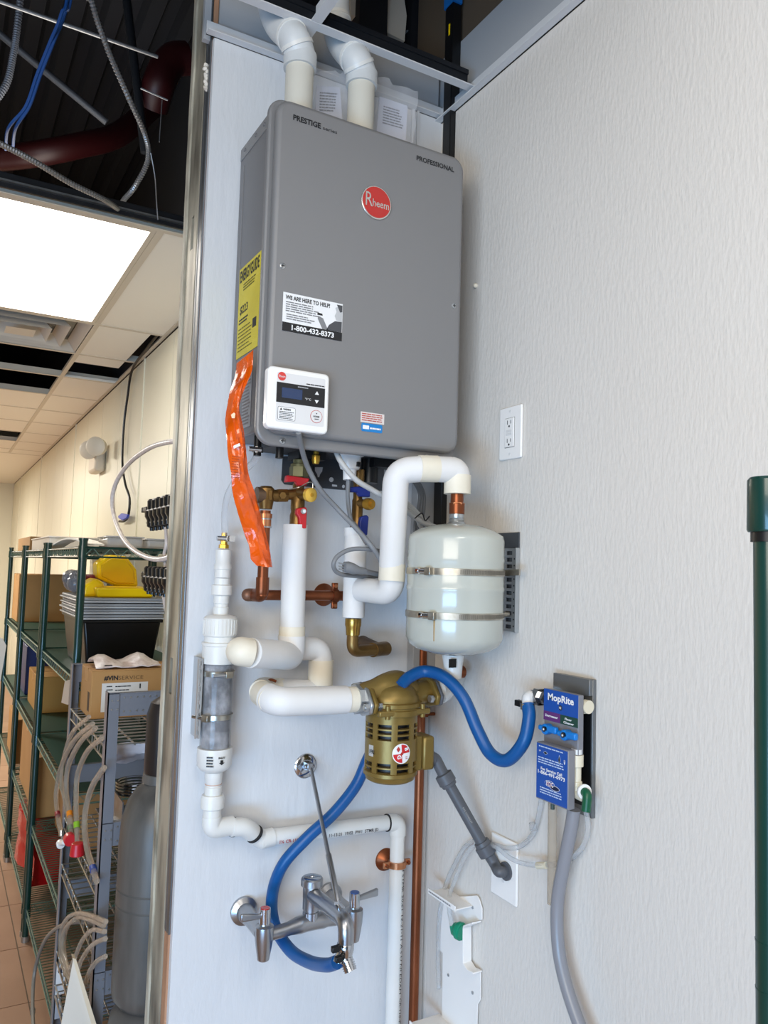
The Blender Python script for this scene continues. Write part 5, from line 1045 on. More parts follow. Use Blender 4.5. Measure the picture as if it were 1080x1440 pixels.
MB().tube(catmull(YB_([(765, 1217), (740, 1215), (718, 1207), (700, 1193), (680, 1184), (664, 1192), (652, 1210), (638, 1242), (632, 1262), (632, 1282), (636, 1304)], 1.07), 8), 0.0048, 10).build('tube', M_clear, t)
MB().cyl(PX(756, 1217, 1.072), PX(768, 1217, 1.072), 0.0068, n=14).build('cream_joint', M_ivory, t)
p = PX(750, 1163, 1.083); MB().cyl(p + V((0, 0, -0.006)), p + V((-.002, 0, 0.008)), 0.0075, n=14).build('clear_joint', M_clear, t)
# white chemical bracket with teal cap
t = thing('white_wall_bracket', 'white sheet bracket with two ledges low on right wall', 'bracket', (XR, 1.52, 0.5))
pts = [(624, 1262), (672, 1259), (675, 1264), (679, 1277), (679, 1293), (664, 1297), (661, 1301), (661, 1352), (667, 1362), (677, 1366), (677, 1405), (673, 1412), (671, 1475), (622, 1475), (624, 1340), (618, 1335), (619, 1275)]
MB().prism([PX(a, b, XR - 0.004) for a, b in pts], (-0.003, 0, 0)).build('back_sheet', M_ctrl, t, 0.0008)
MB().prism([PX(a, b, XR - 0.004) for a, b in ((677, 1294), (664, 1298), (661, 1302), (661, 1352), (667, 1362), (678, 1367), (678, 1364.5), (669, 1360), (663.5, 1351), (663.5, 1303), (666, 1300), (677, 1297))], (-0.024, 0, 0)).build('raised_side_lip', M_ctrl, t, 0.001)
pe = [(664, 1297), (661, 1301), (661, 1352), (667, 1362), (677, 1366)]
zl = PX(650, 1247, XR).z - 0.004
A = PX(624, 1247, XR - .003); Bq = PX(670, 1259, XR - .003)
ya_, yb_ = 1.462, 1.60
def ledge(z, y0, y1, dep, lip):
    MB().box((XR - dep, y0, z), (XR - 0.003, y1, z + 0.003)).build('ledge', M_ctrl, t, 0.001)
    MB().box((XR - dep - 0.003, y0, z - 0.002), (XR - dep, y1, z + lip)).build('ledge_lip', M_ctrl, t, 0.001)
ledge(0.853, 1.474, 1.585, 0.052, 0.010); ledge(0.560, 1.45, 1.60, 0.085, 0.008)
fine('fine_print', (XR - 0.0556, 1.58, 0.856), (0, -1, 0), EZ, 1, 0.09, 0.006, M_dispg, t, words=12, jit=0)
a_, b_ = PX(663, 1300, XR - .006), PX(663, 1362, XR - .006)
for u, v in ((665, 1276), (631, 1371), (665, 1396)): p = PX(u, v, XR - .007); MB().cyl(p, p + V((-0.002, 0, 0)), 0.0035, n=12).build('screw', M_zinc, t)
t = thing('teal_bottle_cap', 'teal green plastic cap with small tube elbow on white bracket', 'cap', PX(648, 1312, XR - .03))
c = PX(647, 1310, XR - 0.030) + V((0, 0.006, 0))
MB().lathe(c, (0.25, -1, 0), [(-0.014, 0.008), (-0.011, 0.014), (-0.004, 0.0155), (0.0, 0.019), (0.008, 0.019), (0.010, 0.0165), (0.013, 0.0165)], 24).build('cap', M_teal, t)
MB().tube(fillet([c + V((0, 0.010, 0)), PX(637, 1314, XR - .028), PX(635, 1302, XR - .028)], 0.006), 0.0045, 12).build('tube_elbow', M_teal, t)
# thin tall tube run left of the bracket
# ================================================================== CABLES UNDER HEATER
cable('controller_cable', [PY(420, 608, 1.42), PY(423, 625, 1.45), PY(432, 655, 1.50), PY(450, 688, 1.52), PY(475, 716, 1.53), PY(500, 742, 1.50), PY(520, 765, 1.47), PY(532, 782, 1.47), PY(540, 800, 1.48)], 0.0055, M_cable, 'grey cable from the controller slanting down past both valves', 'cable', n=12)
cable('pale_grey_cable', [PY(473, 636, 1.50), PY(480, 650, 1.49), PY(500, 674, 1.48), PY(522, 688, 1.48), PY(538, 697, 1.48), PY(556, 706, 1.52), PY(575, 722, 1.55), PY(595, 735, 1.56), PY(615, 742, 1.57)], 0.006, M_cablew, 'pale grey cable passing behind the arched white pipe', 'cable', n=12)
t = thing('power_cord', 'grey looped power cord with three pin plug hanging loose', 'power cord', PY(490, 800, 1.5))
MB().tube(catmull([PY(512, 803, 1.50), PY(530, 807, 1.52), PY(545, 808, 1.54), PY(560, 800, 1.57)], 6), 0.0055, 12).build('cord_tail', M_cable, t)
MB().tube(catmull([PY(538, 776, 1.49), PY(515, 772, 1.48), PY(492, 773, 1.48), PY(475, 782, 1.48), PY(469, 793, 1.48), PY(472, 803, 1.49), PY(482, 808, 1.50), PY(500, 810, 1.53), PY(524, 811, 1.56), PY(545, 806, 1.57)], 8), 0.0048, 12).build('cord_loop', M_cable, t)
MB().tube([PY(484, 797, 1.495), PY(489, 797.5, 1.495), PY(497, 800, 1.495), PY(505, 802, 1.498), PY(514, 803, 1.50)], [0.011, 0.0125, 0.012, 0.008, 0.0065], 12).build('plug_body', M_cable, t)
for dv in (-4, 0.5, 4): MB().cyl(PY(486, 798 + dv, 1.495), PY(476.5, 795.5 + dv, 1.495), 0.0016, n=8).build('pin', M_zinc, t)
for k in range(3): cable('bundled_cable', [PY(570 + k * 3, 672 - k, 1.60), PY(582 + k * 3, 678, 1.61), PY(590 + k * 3, 695, 1.62), PY(588 + k * 4, 715, 1.62), PY(584 + k * 5, 735, 1.62), PY(584 + k * 6, 770, 1.62)], 0.0042, mat('dim_cable', '5d5f62', 0.5), 'grey cables looped behind the arched white pipe above tank', 'cable', 'coiled grey cables')
for k in range(3): cable('tied_cable', [PY(566, 702 + k * 6, 1.56), PY(580 + k * 2, 714 + k * 6, 1.57), PY(594 - k * 2, 728 + k * 5, 1.58), PY(610 - k * 8, 742 + k * 2, 1.59), PY(622 - k * 14, 756 + k * 5, 1.60)], 0.005, M_cablew, 'pale cables tied together just above the tank', 'cable', 'tied pale cables')
tag(MB().tube(catmull([PY(583, 729, 1.55), PY(592, 722, 1.55), PY(595, 724, 1.55), PY(598, 732, 1.55), PY(604, 726, 1.55)], 5), 0.0016, 6).build('cable_tie', M_black), 'thin black tie around the pale cables', 'cable tie')
# ================================================================== ORANGE TAG
t = thing('orange_plastic_sleeve', 'long crumpled orange plastic sleeve hanging from heater left side', 'plastic sleeve', PY(350, 790, 1.48))
L = [(333, 511), (330, 528), (324, 548), (320, 568), (317, 590), (318, 615), (321, 640), (324, 665), (327, 690), (330, 708), (337, 730), (344, 750), (350, 770), (352, 786), (361, 796)]
Rr = [(356, 491), (354, 520), (346, 540), (340, 556), (336, 575), (341, 598), (344, 620), (346, 645), (349, 668), (356, 690), (362, 708), (369, 735), (374, 755), (379, 775), (383, 798)]
random.seed(21); rows = []
def dep(i): return 1.45 + 0.02 * math.sin(i * 0.7) if i > 8 else 1.455
for i, (a, b) in enumerate(zip(L, Rr)):
    y = dep(i); A_, B_ = PY(*a, y + (0.055 if i < 2 else 0.02 if i < 5 else 0)), PY(*b, y); r = []
    for j in range(9):
        s = j / 8; r.append(A_ * (1 - s) + B_ * s + V((0, -0.012 * math.sin(math.pi * s) - random.uniform(0, 0.006), random.uniform(-.001, .001))))
    rows.append(r)
# subdivide rows smoothly
cols = [catmull([r[j] for r in rows], 4) for j in range(9)]; rows2 = [[cols[j][i] for j in range(9)] for i in range(len(cols[0]))]
rows2 = [[p + V((0, random.uniform(-.0012, .0012), 0)) for p in r] for r in rows2]
MB().grid(rows2, (0, 0.0025, 0)).build('sleeve', M_orange, t, smooth=25)
MB().prism([PY(*p, 1.432) for p in ((328, 627), (337, 623), (338, 627), (329, 631))], (0, 0.0005, 0)).build('white_tag', M_paper, t)
MB().prism([PY(*p, 1.437) for p in ((325, 583), (329, 580), (331, 582), (330, 588), (326, 588))], (0, 0.0005, 0)).build('painted_highlight', mat('pale_peach', 'f3d3b0', 0.3), t)  # pale peach patch paints a highlight on the sleeve
a_ = PY(326, 642, 1.430); fine('fine_print', a_, EX, EZ, 9, 0.018, 0.005, mat('dark_orange_ink', '9c3a04', 0.6), t, h=0.3)
# ================================================================== GREEN POST at the right edge
t = thing('green_shelf_post', 'dark green round post with wide cap at right edge of photo', 'post', (0.9, 0.5, 0))
yp = 0.42; pl = PY(1065, 900, yp); r = 0.0165
cx2 = pl.x + r * 1.0
MB().cyl((cx2, yp, 0.05), (cx2, yp, PY(1062, 760, yp).z), 0.0125, n=32).build('post', M_dkgreen, t)
MB().cyl((cx2, yp, PY(1062, 761, yp).z), (cx2, yp, PY(1062, 744, yp).z), 0.0145, n=32).build('dark_sleeve', M_black, t)
MB().lathe((cx2, yp, PY(1062, 747, yp).z), EZ, [(0, 0.0165), (0.002, 0.0175), (PY(1062, 673, yp).z - PY(1062, 747, yp).z, 0.0170), (PY(1062, 669, yp).z - PY(1062, 747, yp).z, 0.0150)], 32).build('cap', M_dkgreen, t)
for z in [0.2 + 0.0254 * 1.5 * k for k in range(30)]:
    if z < PY(1062, 775, yp).z: MB().cyl((cx2, yp, z), (cx2, yp, z + 0.0015), 0.0129, n=24).build('groove_ring', M_dkgreen, t)
# ================================================================== STOCKROOM: GREEN WIRE SHELVING
random.seed(5)
XS = 0.416; XSB = 0.872
levels = [1.645, 1.21, 0.845, 0.475, 0.13]
M_chromegreen = mat('worn_green_chrome', '6f8f84', 0.3, 0.6)
def shelf_unit(label, y0, y1):
    t = thing('wire_shelving_unit', label, 'shelving', ((XS + XSB) / 2, (y0 + y1) / 2, 0), 'green wire shelving along the stockroom wall')
    for x in (XS, XSB):
        for y in (y0 + 0.0125, y1 - 0.0125):
            p = MB().cyl((x, y, 0.02), (x, y, 1.668), 0.0135, n=16).cyl((x, y, 1.668), (x, y, 1.676), 0.0155, n=16).build('post', M_dkgreen, t)
            MB().cyl((x, y, 0), (x, y, 0.022), 0.017, n=14).build('foot', M_wire, p)
    for li, z in enumerate(levels):
        s = MB()
        for x in (XS, XSB): s.cyl((x, y0, z), (x, y1, z), 0.0032, n=6).cyl((x, y0, z - 0.030), (x, y1, z - 0.030), 0.0032, n=6)
        for y in (y0, y1): s.cyl((XS, y, z), (XSB, y, z), 0.0032, n=6).cyl((XS, y, z - 0.030), (XSB, y, z - 0.030), 0.0032, n=6)
        s.build('shelf_rim', M_chromegreen if li else M_dkgreen, t)
        m = MB(); k = 34; 
        for i in range(k):
            a = y0 + (y1 - y0) * i / k; b = y0 + (y1 - y0) * (i + 1) / k
            m.bar((XS, a, z - (0 if i % 2 else 0.030)), (XS, b, z - (0.030 if i % 2 else 0)), 0.0022)
        k = 16
        for y in (y0, y1):
            for i in range(k):
                a = XS + (XSB - XS) * i / k; b = XS + (XSB - XS) * (i + 1) / k
                m.bar((a, y, z - (0 if i % 2 else 0.030)), (b, y, z - (0.030 if i % 2 else 0)), 0.0022)
        m.build('truss_wire', M_chromegreen, t, kind='stuff')
        m = MB(); k = 42
        for i in range(k): y = y0 + (y1 - y0) * (i + .5) / k; m.box((XS, y - 0.0015, z + 0.002), (XSB, y + 0.0015, z + 0.005))
        for i in range(3): x = XS + (XSB - XS) * (i + 1) / 4; m.box((x - 0.003, y0, z - 0.006), (x + 0.003, y1, z + 0.002))
        m.build('deck_wire', M_dkgreen if li < 3 else mat('brass_green_wire', '5a6652', 0.4, 0.5), t, kind='stuff')
        if li in (1, 2): MB().box((XS + 0.012, y0 + 0.015, z + 0.0055), (XSB - 0.01, y1 - 0.015, z + 0.0075)).build('shelf_liner', mat('green_liner', '0a3c31', 0.45), t)
        for x in (XS, XSB):
            for y in (y0 + 0.0125, y1 - 0.0125): MB().cyl((x, y, z - 0.034), (x, y, z + 0.006), 0.0168, 0.0155, 14).build('corner_sleeve', M_dkgreen, t)
    return t
shelf_unit('nearest green wire shelving unit, behind the grey rack', 2.745, 3.715)
shelf_unit('middle green wire shelving unit of three in the stockroom', 3.745, 4.715)
shelf_unit('farthest green wire shelving unit of three in the stockroom', 4.745, 5.70)
# ---------------- cartons and goods
def carton(label, a, b, m=None, flap=True, group=None):
    t = thing('cardboard_box', label, 'box', ((a[0] + b[0]) / 2, (a[1] + b[1]) / 2, a[2]), group)
    MB().box(a, (b[0], b[1], b[2] - 0.002)).build('carton', m or M_card, t, 0.003)
    if flap:
        ym = (a[1] + b[1]) / 2
        MB().box((a[0] + .001, a[1] + .001, b[2] - 0.002), (b[0] - .001, ym - 0.001, b[2])).build('flap', m or M_card, t); MB().box((a[0] + .001, ym + 0.001, b[2] - 0.002), (b[0] - .001, b[1] - .001, b[2])).build('flap', m or M_card, t)
        MB().box((a[0] - 0.0006, ym - 0.024, b[2] - 0.04), (a[0], ym + 0.024, b[2])).box((a[0], ym - 0.024, b[2]), (b[0], ym + 0.024, b[2] + 0.0006)).build('packing_tape', mat('tan_tape', 'b98a52', 0.3), t)
    return t
Z1, Z2, Z3, Z4, Z5 = [z + 0.0085 for z in (1.645 - .0035, 1.21, 0.845, 0.475 - .0025, 0.13 - .0025)]
t = carton('large brown carton on second shelf, seen behind the green posts', (0.44, 5.80 - 0.5, Z2), (0.80, 5.68, Z2 + 0.29))
carton('brown carton on fourth shelf leaning out with tape, largest there', (0.432, 4.02, Z4), (0.72, 4.50, 0.805))
carton('smaller brown carton on fourth shelf beside the largest one', (0.425, 3.77, Z4), (0.70, 4.00, 0.74))
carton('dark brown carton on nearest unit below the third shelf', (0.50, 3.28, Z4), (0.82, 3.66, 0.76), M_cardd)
carton('brown carton at far left on the fourth shelf', (0.43, 4.80, Z4), (0.80, 5.3, 0.72))
carton('long brown carton on third shelf with dark print', (0.46, 4.20, Z3), (0.80, 4.62, 1.03), mat('brown_cardboard_b', 'a87c3c', 0.8))
tag(MB().box((0.46, 4.80, Z3), (0.82, 5.3, 1.12)).build('blue_crate', mat('navy_crate', '12265e', 0.4), None, 0.006), 'dark blue crate on the third shelf, far left', 'crate')
carton('flat brown carton lying on the top shelf at far left', (0.45, 4.9, Z1), (0.85, 5.65, Z1 + 0.085), mat('brown_flat', '9a774c', 0.8), False)
# white crate with slotted sides on top shelf
t = thing('white_storage_basket', 'long white translucent basket on the top shelf', 'basket', (0.6, 4.2, Z1))
MB().box((0.44, 3.9, Z1), (0.78, 4.66, Z1 + 0.006)).box((0.44, 3.9, Z1 + .006), (0.446, 4.66, Z1 + 0.055)).box((0.774, 3.9, Z1 + .006), (0.78, 4.66, Z1 + 0.055)).box((0.446, 3.9, Z1 + .006), (0.774, 3.906, Z1 + 0.055)).box((0.446, 4.654, Z1 + .006), (0.774, 4.66, Z1 + 0.055)).build('tub', mat('milky_plastic', 'd8d0c4', 0.4), t, 0.001)
MB().box((0.435, 3.895, Z1 + 0.055), (0.785, 4.665, Z1 + 0.062)).build('lid', mat('milky_plastic', 'd8d0c4', 0.4), t, 0.002)
# white foam board
rows = [[(0.435 + 0.055 * i / 6, 2.80 + 1.05 * j / 8, Z1 + 0.004 + 0.030 * math.sin(math.pi * j / 8)) for j in range(9)] for i in range(7)]
tag(MB().grid(rows, (0, 0, 0.006)).build('white_paper_board', mat('bright_paper', 'f2efe4', 0.7)), 'bent white sheet of board on the top shelf', 'board')
for k, (a, b, h, lab) in enumerate((((0.50, 2.80), (0.62, 2.98), 0.034, 'clear plastic tub above the nearest shelf post'), ((0.635, 2.80), (0.74, 3.0), 0.03, 'low clear plastic tub right of the other one'))):
    t = thing('clear_plastic_tub', lab, 'tub', (a[0], a[1], Z1 + 0.001)); 
    MB().box((a[0], a[1], Z1 + 0.001), (b[0], b[1], Z1 + 0.001 + h)).build('tub', mat('frosted_tub', 'c9c6c2', 0.25, trans=0.3, alpha=0.8), t, 0.008)
    MB().box((a[0] - .004, a[1] - .004, Z1 + 0.001 + h), (b[0] + .004, b[1] + .004, Z1 + 0.006 + h)).build('lid', mat('frosted_tub', 'c9c6c2', 0.25, trans=0.3, alpha=0.8), t, 0.003)
# black tote with grey trays
t = thing('black_storage_tote', 'large black storage tote under the grey trays on second shelf', 'tote', (0.6, 3.1, Z2))
A = [(0.475, 2.93), (0.70, 2.93), (0.70, 3.38), (0.475, 3.38)]; B_ = [(0.452, 2.905), (0.722, 2.905), (0.722, 3.405), (0.452, 3.405)]
MB().hexa([(x, y, Z2) for x, y in A] + [(x, y, 1.396) for x, y in B_]).build('tub', M_blacktote, t, 0.008)
MB().box((0.447, 2.90, 1.385), (0.727, 3.41, 1.397)).build('rim', M_blacktote, t, 0.003)
for k in range(4):
    z = 1.398 + k * 0.0195; e = 0.003 * (k % 2)
    t = thing('grey_tray', ['lowest', 'second lowest', 'second highest', 'topmost'][k] + ' of the four stacked grey tray lids on black tote', 'tray', (0.587, 3.15, z), 'stacked grey trays')
    MB().box((0.447 - e, 2.895 + e, z + 0.006), (0.727 + e, 3.415, z + 0.0165)).build('tray_body', M_traygrey, t, 0.004)
    MB().box((0.440 - e, 2.888 + e, z), (0.734 + e, 3.422, z + 0.006)).build('tray_rim', mat('tray_rim', 'b9babb', 0.3), t, 0.002)
zt_ = 1.398 + 4 * 0.0195 - 0.0025
t = thing('yellow_low_bin', 'low wide yellow plastic bin on grey trays', 'bin', (0.55, 3.0, zt_))
MB().hexa([(0.50, 2.93, zt_), (0.69, 2.93, zt_), (0.69, 3.15, zt_), (0.50, 3.15, zt_), (0.49, 2.92, zt_ + 0.035), (0.70, 2.92, zt_ + 0.035), (0.70, 3.16, zt_ + 0.035), (0.49, 3.16, zt_ + 0.035)]).build('bin_body', M_yellowp, t, 0.006)
MB().prism([(0.455, 2.98, zt_), (0.53, 2.98, zt_), (0.53, 2.98, zt_ + 0.05), (0.50, 2.98, zt_ + 0.068), (0.46, 2.98, zt_ + 0.04)], (0, 0.14, 0)).build('rounded_end', M_yellowp, t, 0.01)
t = thing('yellow_tilted_bin', 'tilted angular yellow plastic bin leaning up on the trays', 'bin', (0.62, 3.2, zt_))
hx_ = [(0.535, zt_ + 0.065), (0.53, zt_ + 0.12), (0.575, zt_ + 0.155), (0.64, zt_ + 0.15), (0.68, zt_ + 0.10), (0.69, zt_ + 0.034), (0.60, zt_ + 0.034)]
MB().prism([(x, 3.165, z) for x, z in hx_], (0, 0.10, 0)).build('bin_body', M_yellowp, t, 0.008)
MB().prism([(x * .8 + .122, 3.155, z * .8 + (zt_ + .09) * .2) for x, z in hx_], (0, 0.012, 0)).build('bin_face', mat('deep_yellow', 'dcae00', 0.35), t, 0.003)
t = thing('clear_bag_of_jars', 'clear plastic bag with dark red things left of yellow bins', 'bag', (0.47, 3.3, zt_))
random.seed(9); 
for k in range(5): MB().ball((0.465 + 0.012 * (k % 3), 3.20 + 0.045 * k, zt_ + 0.04 + 0.018 * (k % 2)), 0.035, 12).build('bag_bulge', mat('hazy_film', '8b8f98', 0.15, trans=0.4, alpha=0.7), t)
MB().box((0.49, 3.22, zt_), (0.56, 3.34, zt_ + 0.075)).build('red_content', mat('wine_red', '6e1520', 0.35), t, 0.01)
# red plastic bag low
t = thing('red_plastic_bag', 'red plastic bag on the lowest shelf at far left', 'bag', (0.47, 4.3, Z5))
random.seed(4); rows = []
for i in range(8):
    rows.append([(0.43 + 0.03 * math.sin(j * 1.3) + random.uniform(0, .02), 3.82 + 0.10 * j, Z5 + 0.04 + 0.24 * i / 7 * (1 - 0.05 * abs(j - 3))) for j in range(8)])
MB().grid(rows, (0.12, 0, 0)).build('bag_skin', mat('red_film', 'b81218', 0.25, bump=(20, .6, .01)), t, smooth=80)
# price card
tag(MB().prism([PX(92, 958, 0.412), PX(101, 955, 0.412), PX(101, 988, 0.412), PX(96, 991, 0.412), PX(87, 988, 0.412)], (-0.002, 0, 0)).build('hanging_bag_tag', mat('tag_grey_white', 'b4b0a8', 0.4)), 'small white plastic packet hanging from second shelf edge', 'packet')
tag(MB().prism([PY(-6, 895, 3.4), PY(4, 898, 3.4), PY(9, 908, 3.4), PY(1, 956, 3.4), PY(-6, 975, 3.4)], (0, 0.02, 0)).build('white_box_corner', mat('offwhite_box', 'd8cdbd', 0.6)), 'corner of an off white box cut by left photo edge', 'box')
# ================================================================== GREY RACK
XK0, XK1, YK0, YK1 = 0.390, 0.86, 2.064, 2.700
t = thing('grey_metal_rack', 'grey steel rack with wire shelves standing behind the gas cylinder', 'rack', (0.63, 2.44, 0))
for x in (XK0, XK1):
    s = 1 if x == XK0 else -1
    for y in (YK0, YK1):
        q = 1 if y == YK0 else -1
        MB().box((x, min(y, y + q * 0.003), 0), (x + s * 0.028, max(y, y + q * 0.003), 1.274)).box((min(x, x + s * .003), min(y, y + q * 0.036), 0), (max(x, x + s * .003), max(y, y + q * 0.036), 1.274)).build('angle_post', M_rack, t)
for z in (1.272, 0.955, 0.600, 0.22):
    for y, q in ((YK0, 1), (YK1, -1)):
        b = MB().box((XK0 + 0.002, y + q * 0.003 - (0.002 if q < 0 else 0), z - 0.058), (XK1 - 0.002, y + q * 0.003 + (0.002 if q > 0 else 0), z)).box((XK0 + 0.002, min(y, y + q * 0.02), z - 0.002), (XK1, max(y, y + q * 0.02), z)).build('cross_beam', M_rack, t)
        if q > 0:
            m = MB()
            for i in range(9): m.cyl((XK0 + 0.04 + i * 0.016, y + 0.003, z - 0.012), (XK0 + 0.04 + i * 0.016, y + 0.0015, z - 0.012), 0.0022, n=8)
            for i in range(9): m.cyl((XK0 + 0.04 + i * 0.016, y + 0.003, z - 0.046), (XK0 + 0.04 + i * 0.016, y + 0.0015, z - 0.046), 0.0022, n=8)
            m.build('punched_holes', M_wire, b)
    for dz in (-0.008, -0.03):
        for i in range(2): MB().cyl((XK0 + 0.01 + i * 0.014, YK0, z + dz - 0.01), (XK0 + 0.01 + i * 0.014, YK0 - 0.0015, z + dz - 0.01), 0.0022, n=8).build('rivet', M_wire, t)
def wire_shelf(z, y0=YK0 + 0.04, y1=YK1 - 0.04, n=14):
    m = MB()
    for x in (XK0 + 0.004, XK1 - 0.004): m.cyl((x, y0, z), (x, y1, z), 0.003, n=6).cyl((x, y0, z - 0.03), (x, y1, z - 0.03), 0.003, n=6)
    for i in range(n):
        y = y0 + (y1 - y0) * i / (n - 1); m.box((XK0, y - 0.0016, z), (XK1, y + 0.0016, z + 0.0032))
        m.bar((XK0 + .004, y, z), (XK0 + .004, y + (0.02 if i % 2 else -0.0), z - 0.03), 0.0025)
    for i in range(4): x = XK0 + 0.08 + i * 0.1; m.box((x, y0, z - 0.004), (x + 0.003, y1, z))
    return m.build('wire_shelf', M_wire, t)
for z in (1.135, 0.80, 0.66, 0.40, 0.30): wire_shelf(z)
MB().box((XK0 + 0.03, YK0 + 0.01, 0.918), (XK1 - 0.02, YK0 + 0.25, 0.922)).box((XK0 + 0.05, YK0 + 0.006, 0.918), (XK0 + 0.053, YK0 + 0.25, 1.0)).build('steel_pan', M_steel, t)
p = (XK0 - 0.0006, YK1 - 0.02, 0.33)
MB().box((XK0 + 0.004, YK1 - 0.0385, 0.27), (XK0 + 0.030, YK1 - 0.0375, 0.36)).build('rack_sticker', M_paper, t)
disc(MB(), V((XK0 + 0.017, YK1 - 0.0388, 0.342)), (0, -1, 0), 0.009, 0.0004, 20).build('rack_sticker_mark', mat('sticker_navy', '14203c', 0.4), t)
MB().box((XK0 + 0.006, YK1 - 0.0385, 0.20), (XK0 + 0.022, YK1 - 0.0375, 0.262)).build('rack_sticker', mat('pale_blue_grey', 'a6aab2', 0.4), t)
# wine box on the rack
b = carton('brown carton with dark lettering and white label on the grey rack', (0.412, 2.44, 1.1405), (0.80, 2.62, 1.281))
CB = (0.42, 2.485)
text('lettering', '#VIN', (0.447, 2.4398, 1.252), EX, EZ, 0.0125, M_ink, b, width=0.040, bold=0.04); text('lettering', 'SERVICE', (0.488, 2.4398, 1.252), EX, EZ, 0.0115, mat('brown_ink', '5f4426', 0.6), b, width=0.072, bold=0.0)
MB().prism([(0.440, 2.4398, 1.166), (0.520, 2.4398, 1.172), (0.580, 2.4398, 1.240), (0.442, 2.4398, 1.238)], (0, -0.0004, 0)).build('shipping_label', mat('label_white', 'd2cdc6', 0.5), b) if False else MB().box((0.442, 2.4394, 1.160), (0.575, 2.4398, 1.243)).build('shipping_label', mat('label_white', 'd2cdc6', 0.5), b)
yl = 2.4392
for k, (x, z, w) in enumerate(((0.455, 1.232, 0.016), (0.480, 1.231, 0.045), (0.455, 1.222, 0.018), (0.480, 1.220, 0.040))): fine('fine_print', (x, yl, z), EX, EZ, 1, w, 0.006, M_ink, b, words=4, jit=0)
fine('fine_print', (0.456, yl, 1.208), EX, EZ, 6, 0.02, 0.0075, M_ink, b, words=3)
MB().box((0.550, yl - 0.0002, 1.224), (0.554, yl, 1.238)).build('label_bottle_mark', M_ink, b)
MB().box((0.622, 2.4394, 1.180), (0.66, 2.4398, 1.266)).build('side_label', mat('label_white', 'd2cdc6', 0.5), b)
MB().box((0.4114, 2.46, 1.160), (0.4119, 2.49, 1.215)).build('dark_label', mat('dark_brown_print', '3b2c1c', 0.6), b)
# packet on the box
t = thing('plastic_packet', 'crumpled clear and white plastic packet lying on lettered carton', 'packet', (0.52, 2.55, 1.281))
random.seed(31); rows = []
for i in range(9):
    rows.append([(0.425 + 0.19 * j / 10, 2.455 + 0.15 * i / 8, 1.284 + 0.030 * math.sin(math.pi * i / 8) * (0.6 + 0.4 * math.sin(j * 1.1)) + random.uniform(0, 0.006)) for j in range(11)])
MB().grid(rows, (0, 0, 0.003)).build('packet_skin', mat('pinkish_packet', 'c3b1ab', 0.25, var=('e6ddd8', 30, 0.9), bump=(30, .6, .01)), t, smooth=30)
MB().box((0.45, 2.458, 1.2825), (0.472, 2.462, 1.294)).build('dark_print', M_ink, t)
# white cloth / papers on rack
rows = [[(0.425 + 0.14 * j / 8, 2.145 + 0.08 * i / 4, 1.045 + 0.006 * math.sin(i * 2 + j) + 0.008 * j / 8 - 0.010 * i) for j in range(9)] for i in range(5)]
tag(MB().grid([[(x, y, 0.0 + z + 0.055) for x, y, z in r] for r in rows], (0, 0, 0.025)).build('folded_white_cloth', mat('cloth_white', 'd0cfd8', 0.8), smooth=60), 'folded white cloth on the grey rack behind the cylinder cap', 'cloth')
# steel coils on rack
m = MB()
for k in range(4): m.tube([V((0.50 + 0.05 * math.cos(a / 16 * 6.283), 2.20 + 0.05 * math.sin(a / 16 * 6.283), 0.99 + k * 0.008)) for a in range(17)], 0.0035, 6)
tag(m.build('steel_line_coil', M_chrome), 'shiny coiled steel tubing in the rack beside the cylinder', 'coil')
# hanging clear beverage lines
def lines(L, x=0.382): return [PX(u, v, x) for u, v in L]
BL = [([(125, 1008), (102, 1030), (91, 1060), (86, 1095), (92, 1130), (99, 1165), (102, 1185)], 'clear line with green band in the rack bundle', None, 0.0062),
      ([(130, 1018), (104, 1042), (86, 1078), (79, 1115), (81, 1145), (86, 1172)], 'leftmost clear line of rack bundle, ending in white fitting', 0, 0.0072),
      ([(134, 1024), (112, 1045), (96, 1078), (93, 1110), (98, 1145), (101, 1175)], 'clear line ending in the red coupler', 1, 0.0072),
      ([(143, 1038), (122, 1058), (109, 1090), (107, 1125), (108, 1160), (109, 1186)], 'clear line right of the green banded one', 2, 0.0072),
      ([(146, 1080), (130, 1105), (121, 1135), (119, 1165), (123, 1195), (131, 1222), (136, 1240)], 'rightmost clear line with blue band, behind grey rack post', 3, 0.0075)]
for pts, lab, kk, r in BL:
    t = thing('clear_beverage_line', lab, 'tube', lines([pts[-1]])[0], 'clear lines hanging from the rack')
    MB().tube(catmull(lines(pts), 6), r, 10).build('tube', M_clearb, t)
    u, v = pts[-2]; q = PX(u, v, 0.382)
    bm_ = {None: M_greenf, 0: mat('maroon_band', '8a1c28', 0.4), 1: mat('orange_band', 'e0851c', 0.4), 2: mat('lime_band', '86b52c', 0.4), 3: mat('blue_band', '1c3f8c', 0.4)}[kk]
    d = (lines([pts[-1]])[0] - q).normalized(); MB().cyl(q - d * 0.008, q + d * 0.008, r + 0.0015, n=14).build('colour_band', bm_, t)
t = thing('red_keg_coupler', 'red plastic couplers with white cap hanging from the rack lines', 'coupler', PX(105, 1190, 0.374))
p1, p2, p3 = PX(98, 1180, 0.374), PX(109, 1193, 0.374), PX(85, 1186, 0.374)
MB().cyl(p1 + V((0, 0.012, 0)), p1 + V((0, -0.014, 0)), 0.017, n=18).build('coupler_body', M_redp, t, 0.002); MB().cyl(p2 - EZ * 0.018, p2 + EZ * 0.014, 0.020, 0.016, 20).build('coupler_nut', M_redp, t, 0.002)
MB().cyl(p3 + V((0, 0.006, 0)), p3 + V((0, -0.012, -0.002)), 0.012, n=18).cyl(PX(91, 1184, .374), p3, 0.008, n=12).build('white_cap', M_ctrl, t, 0.002)
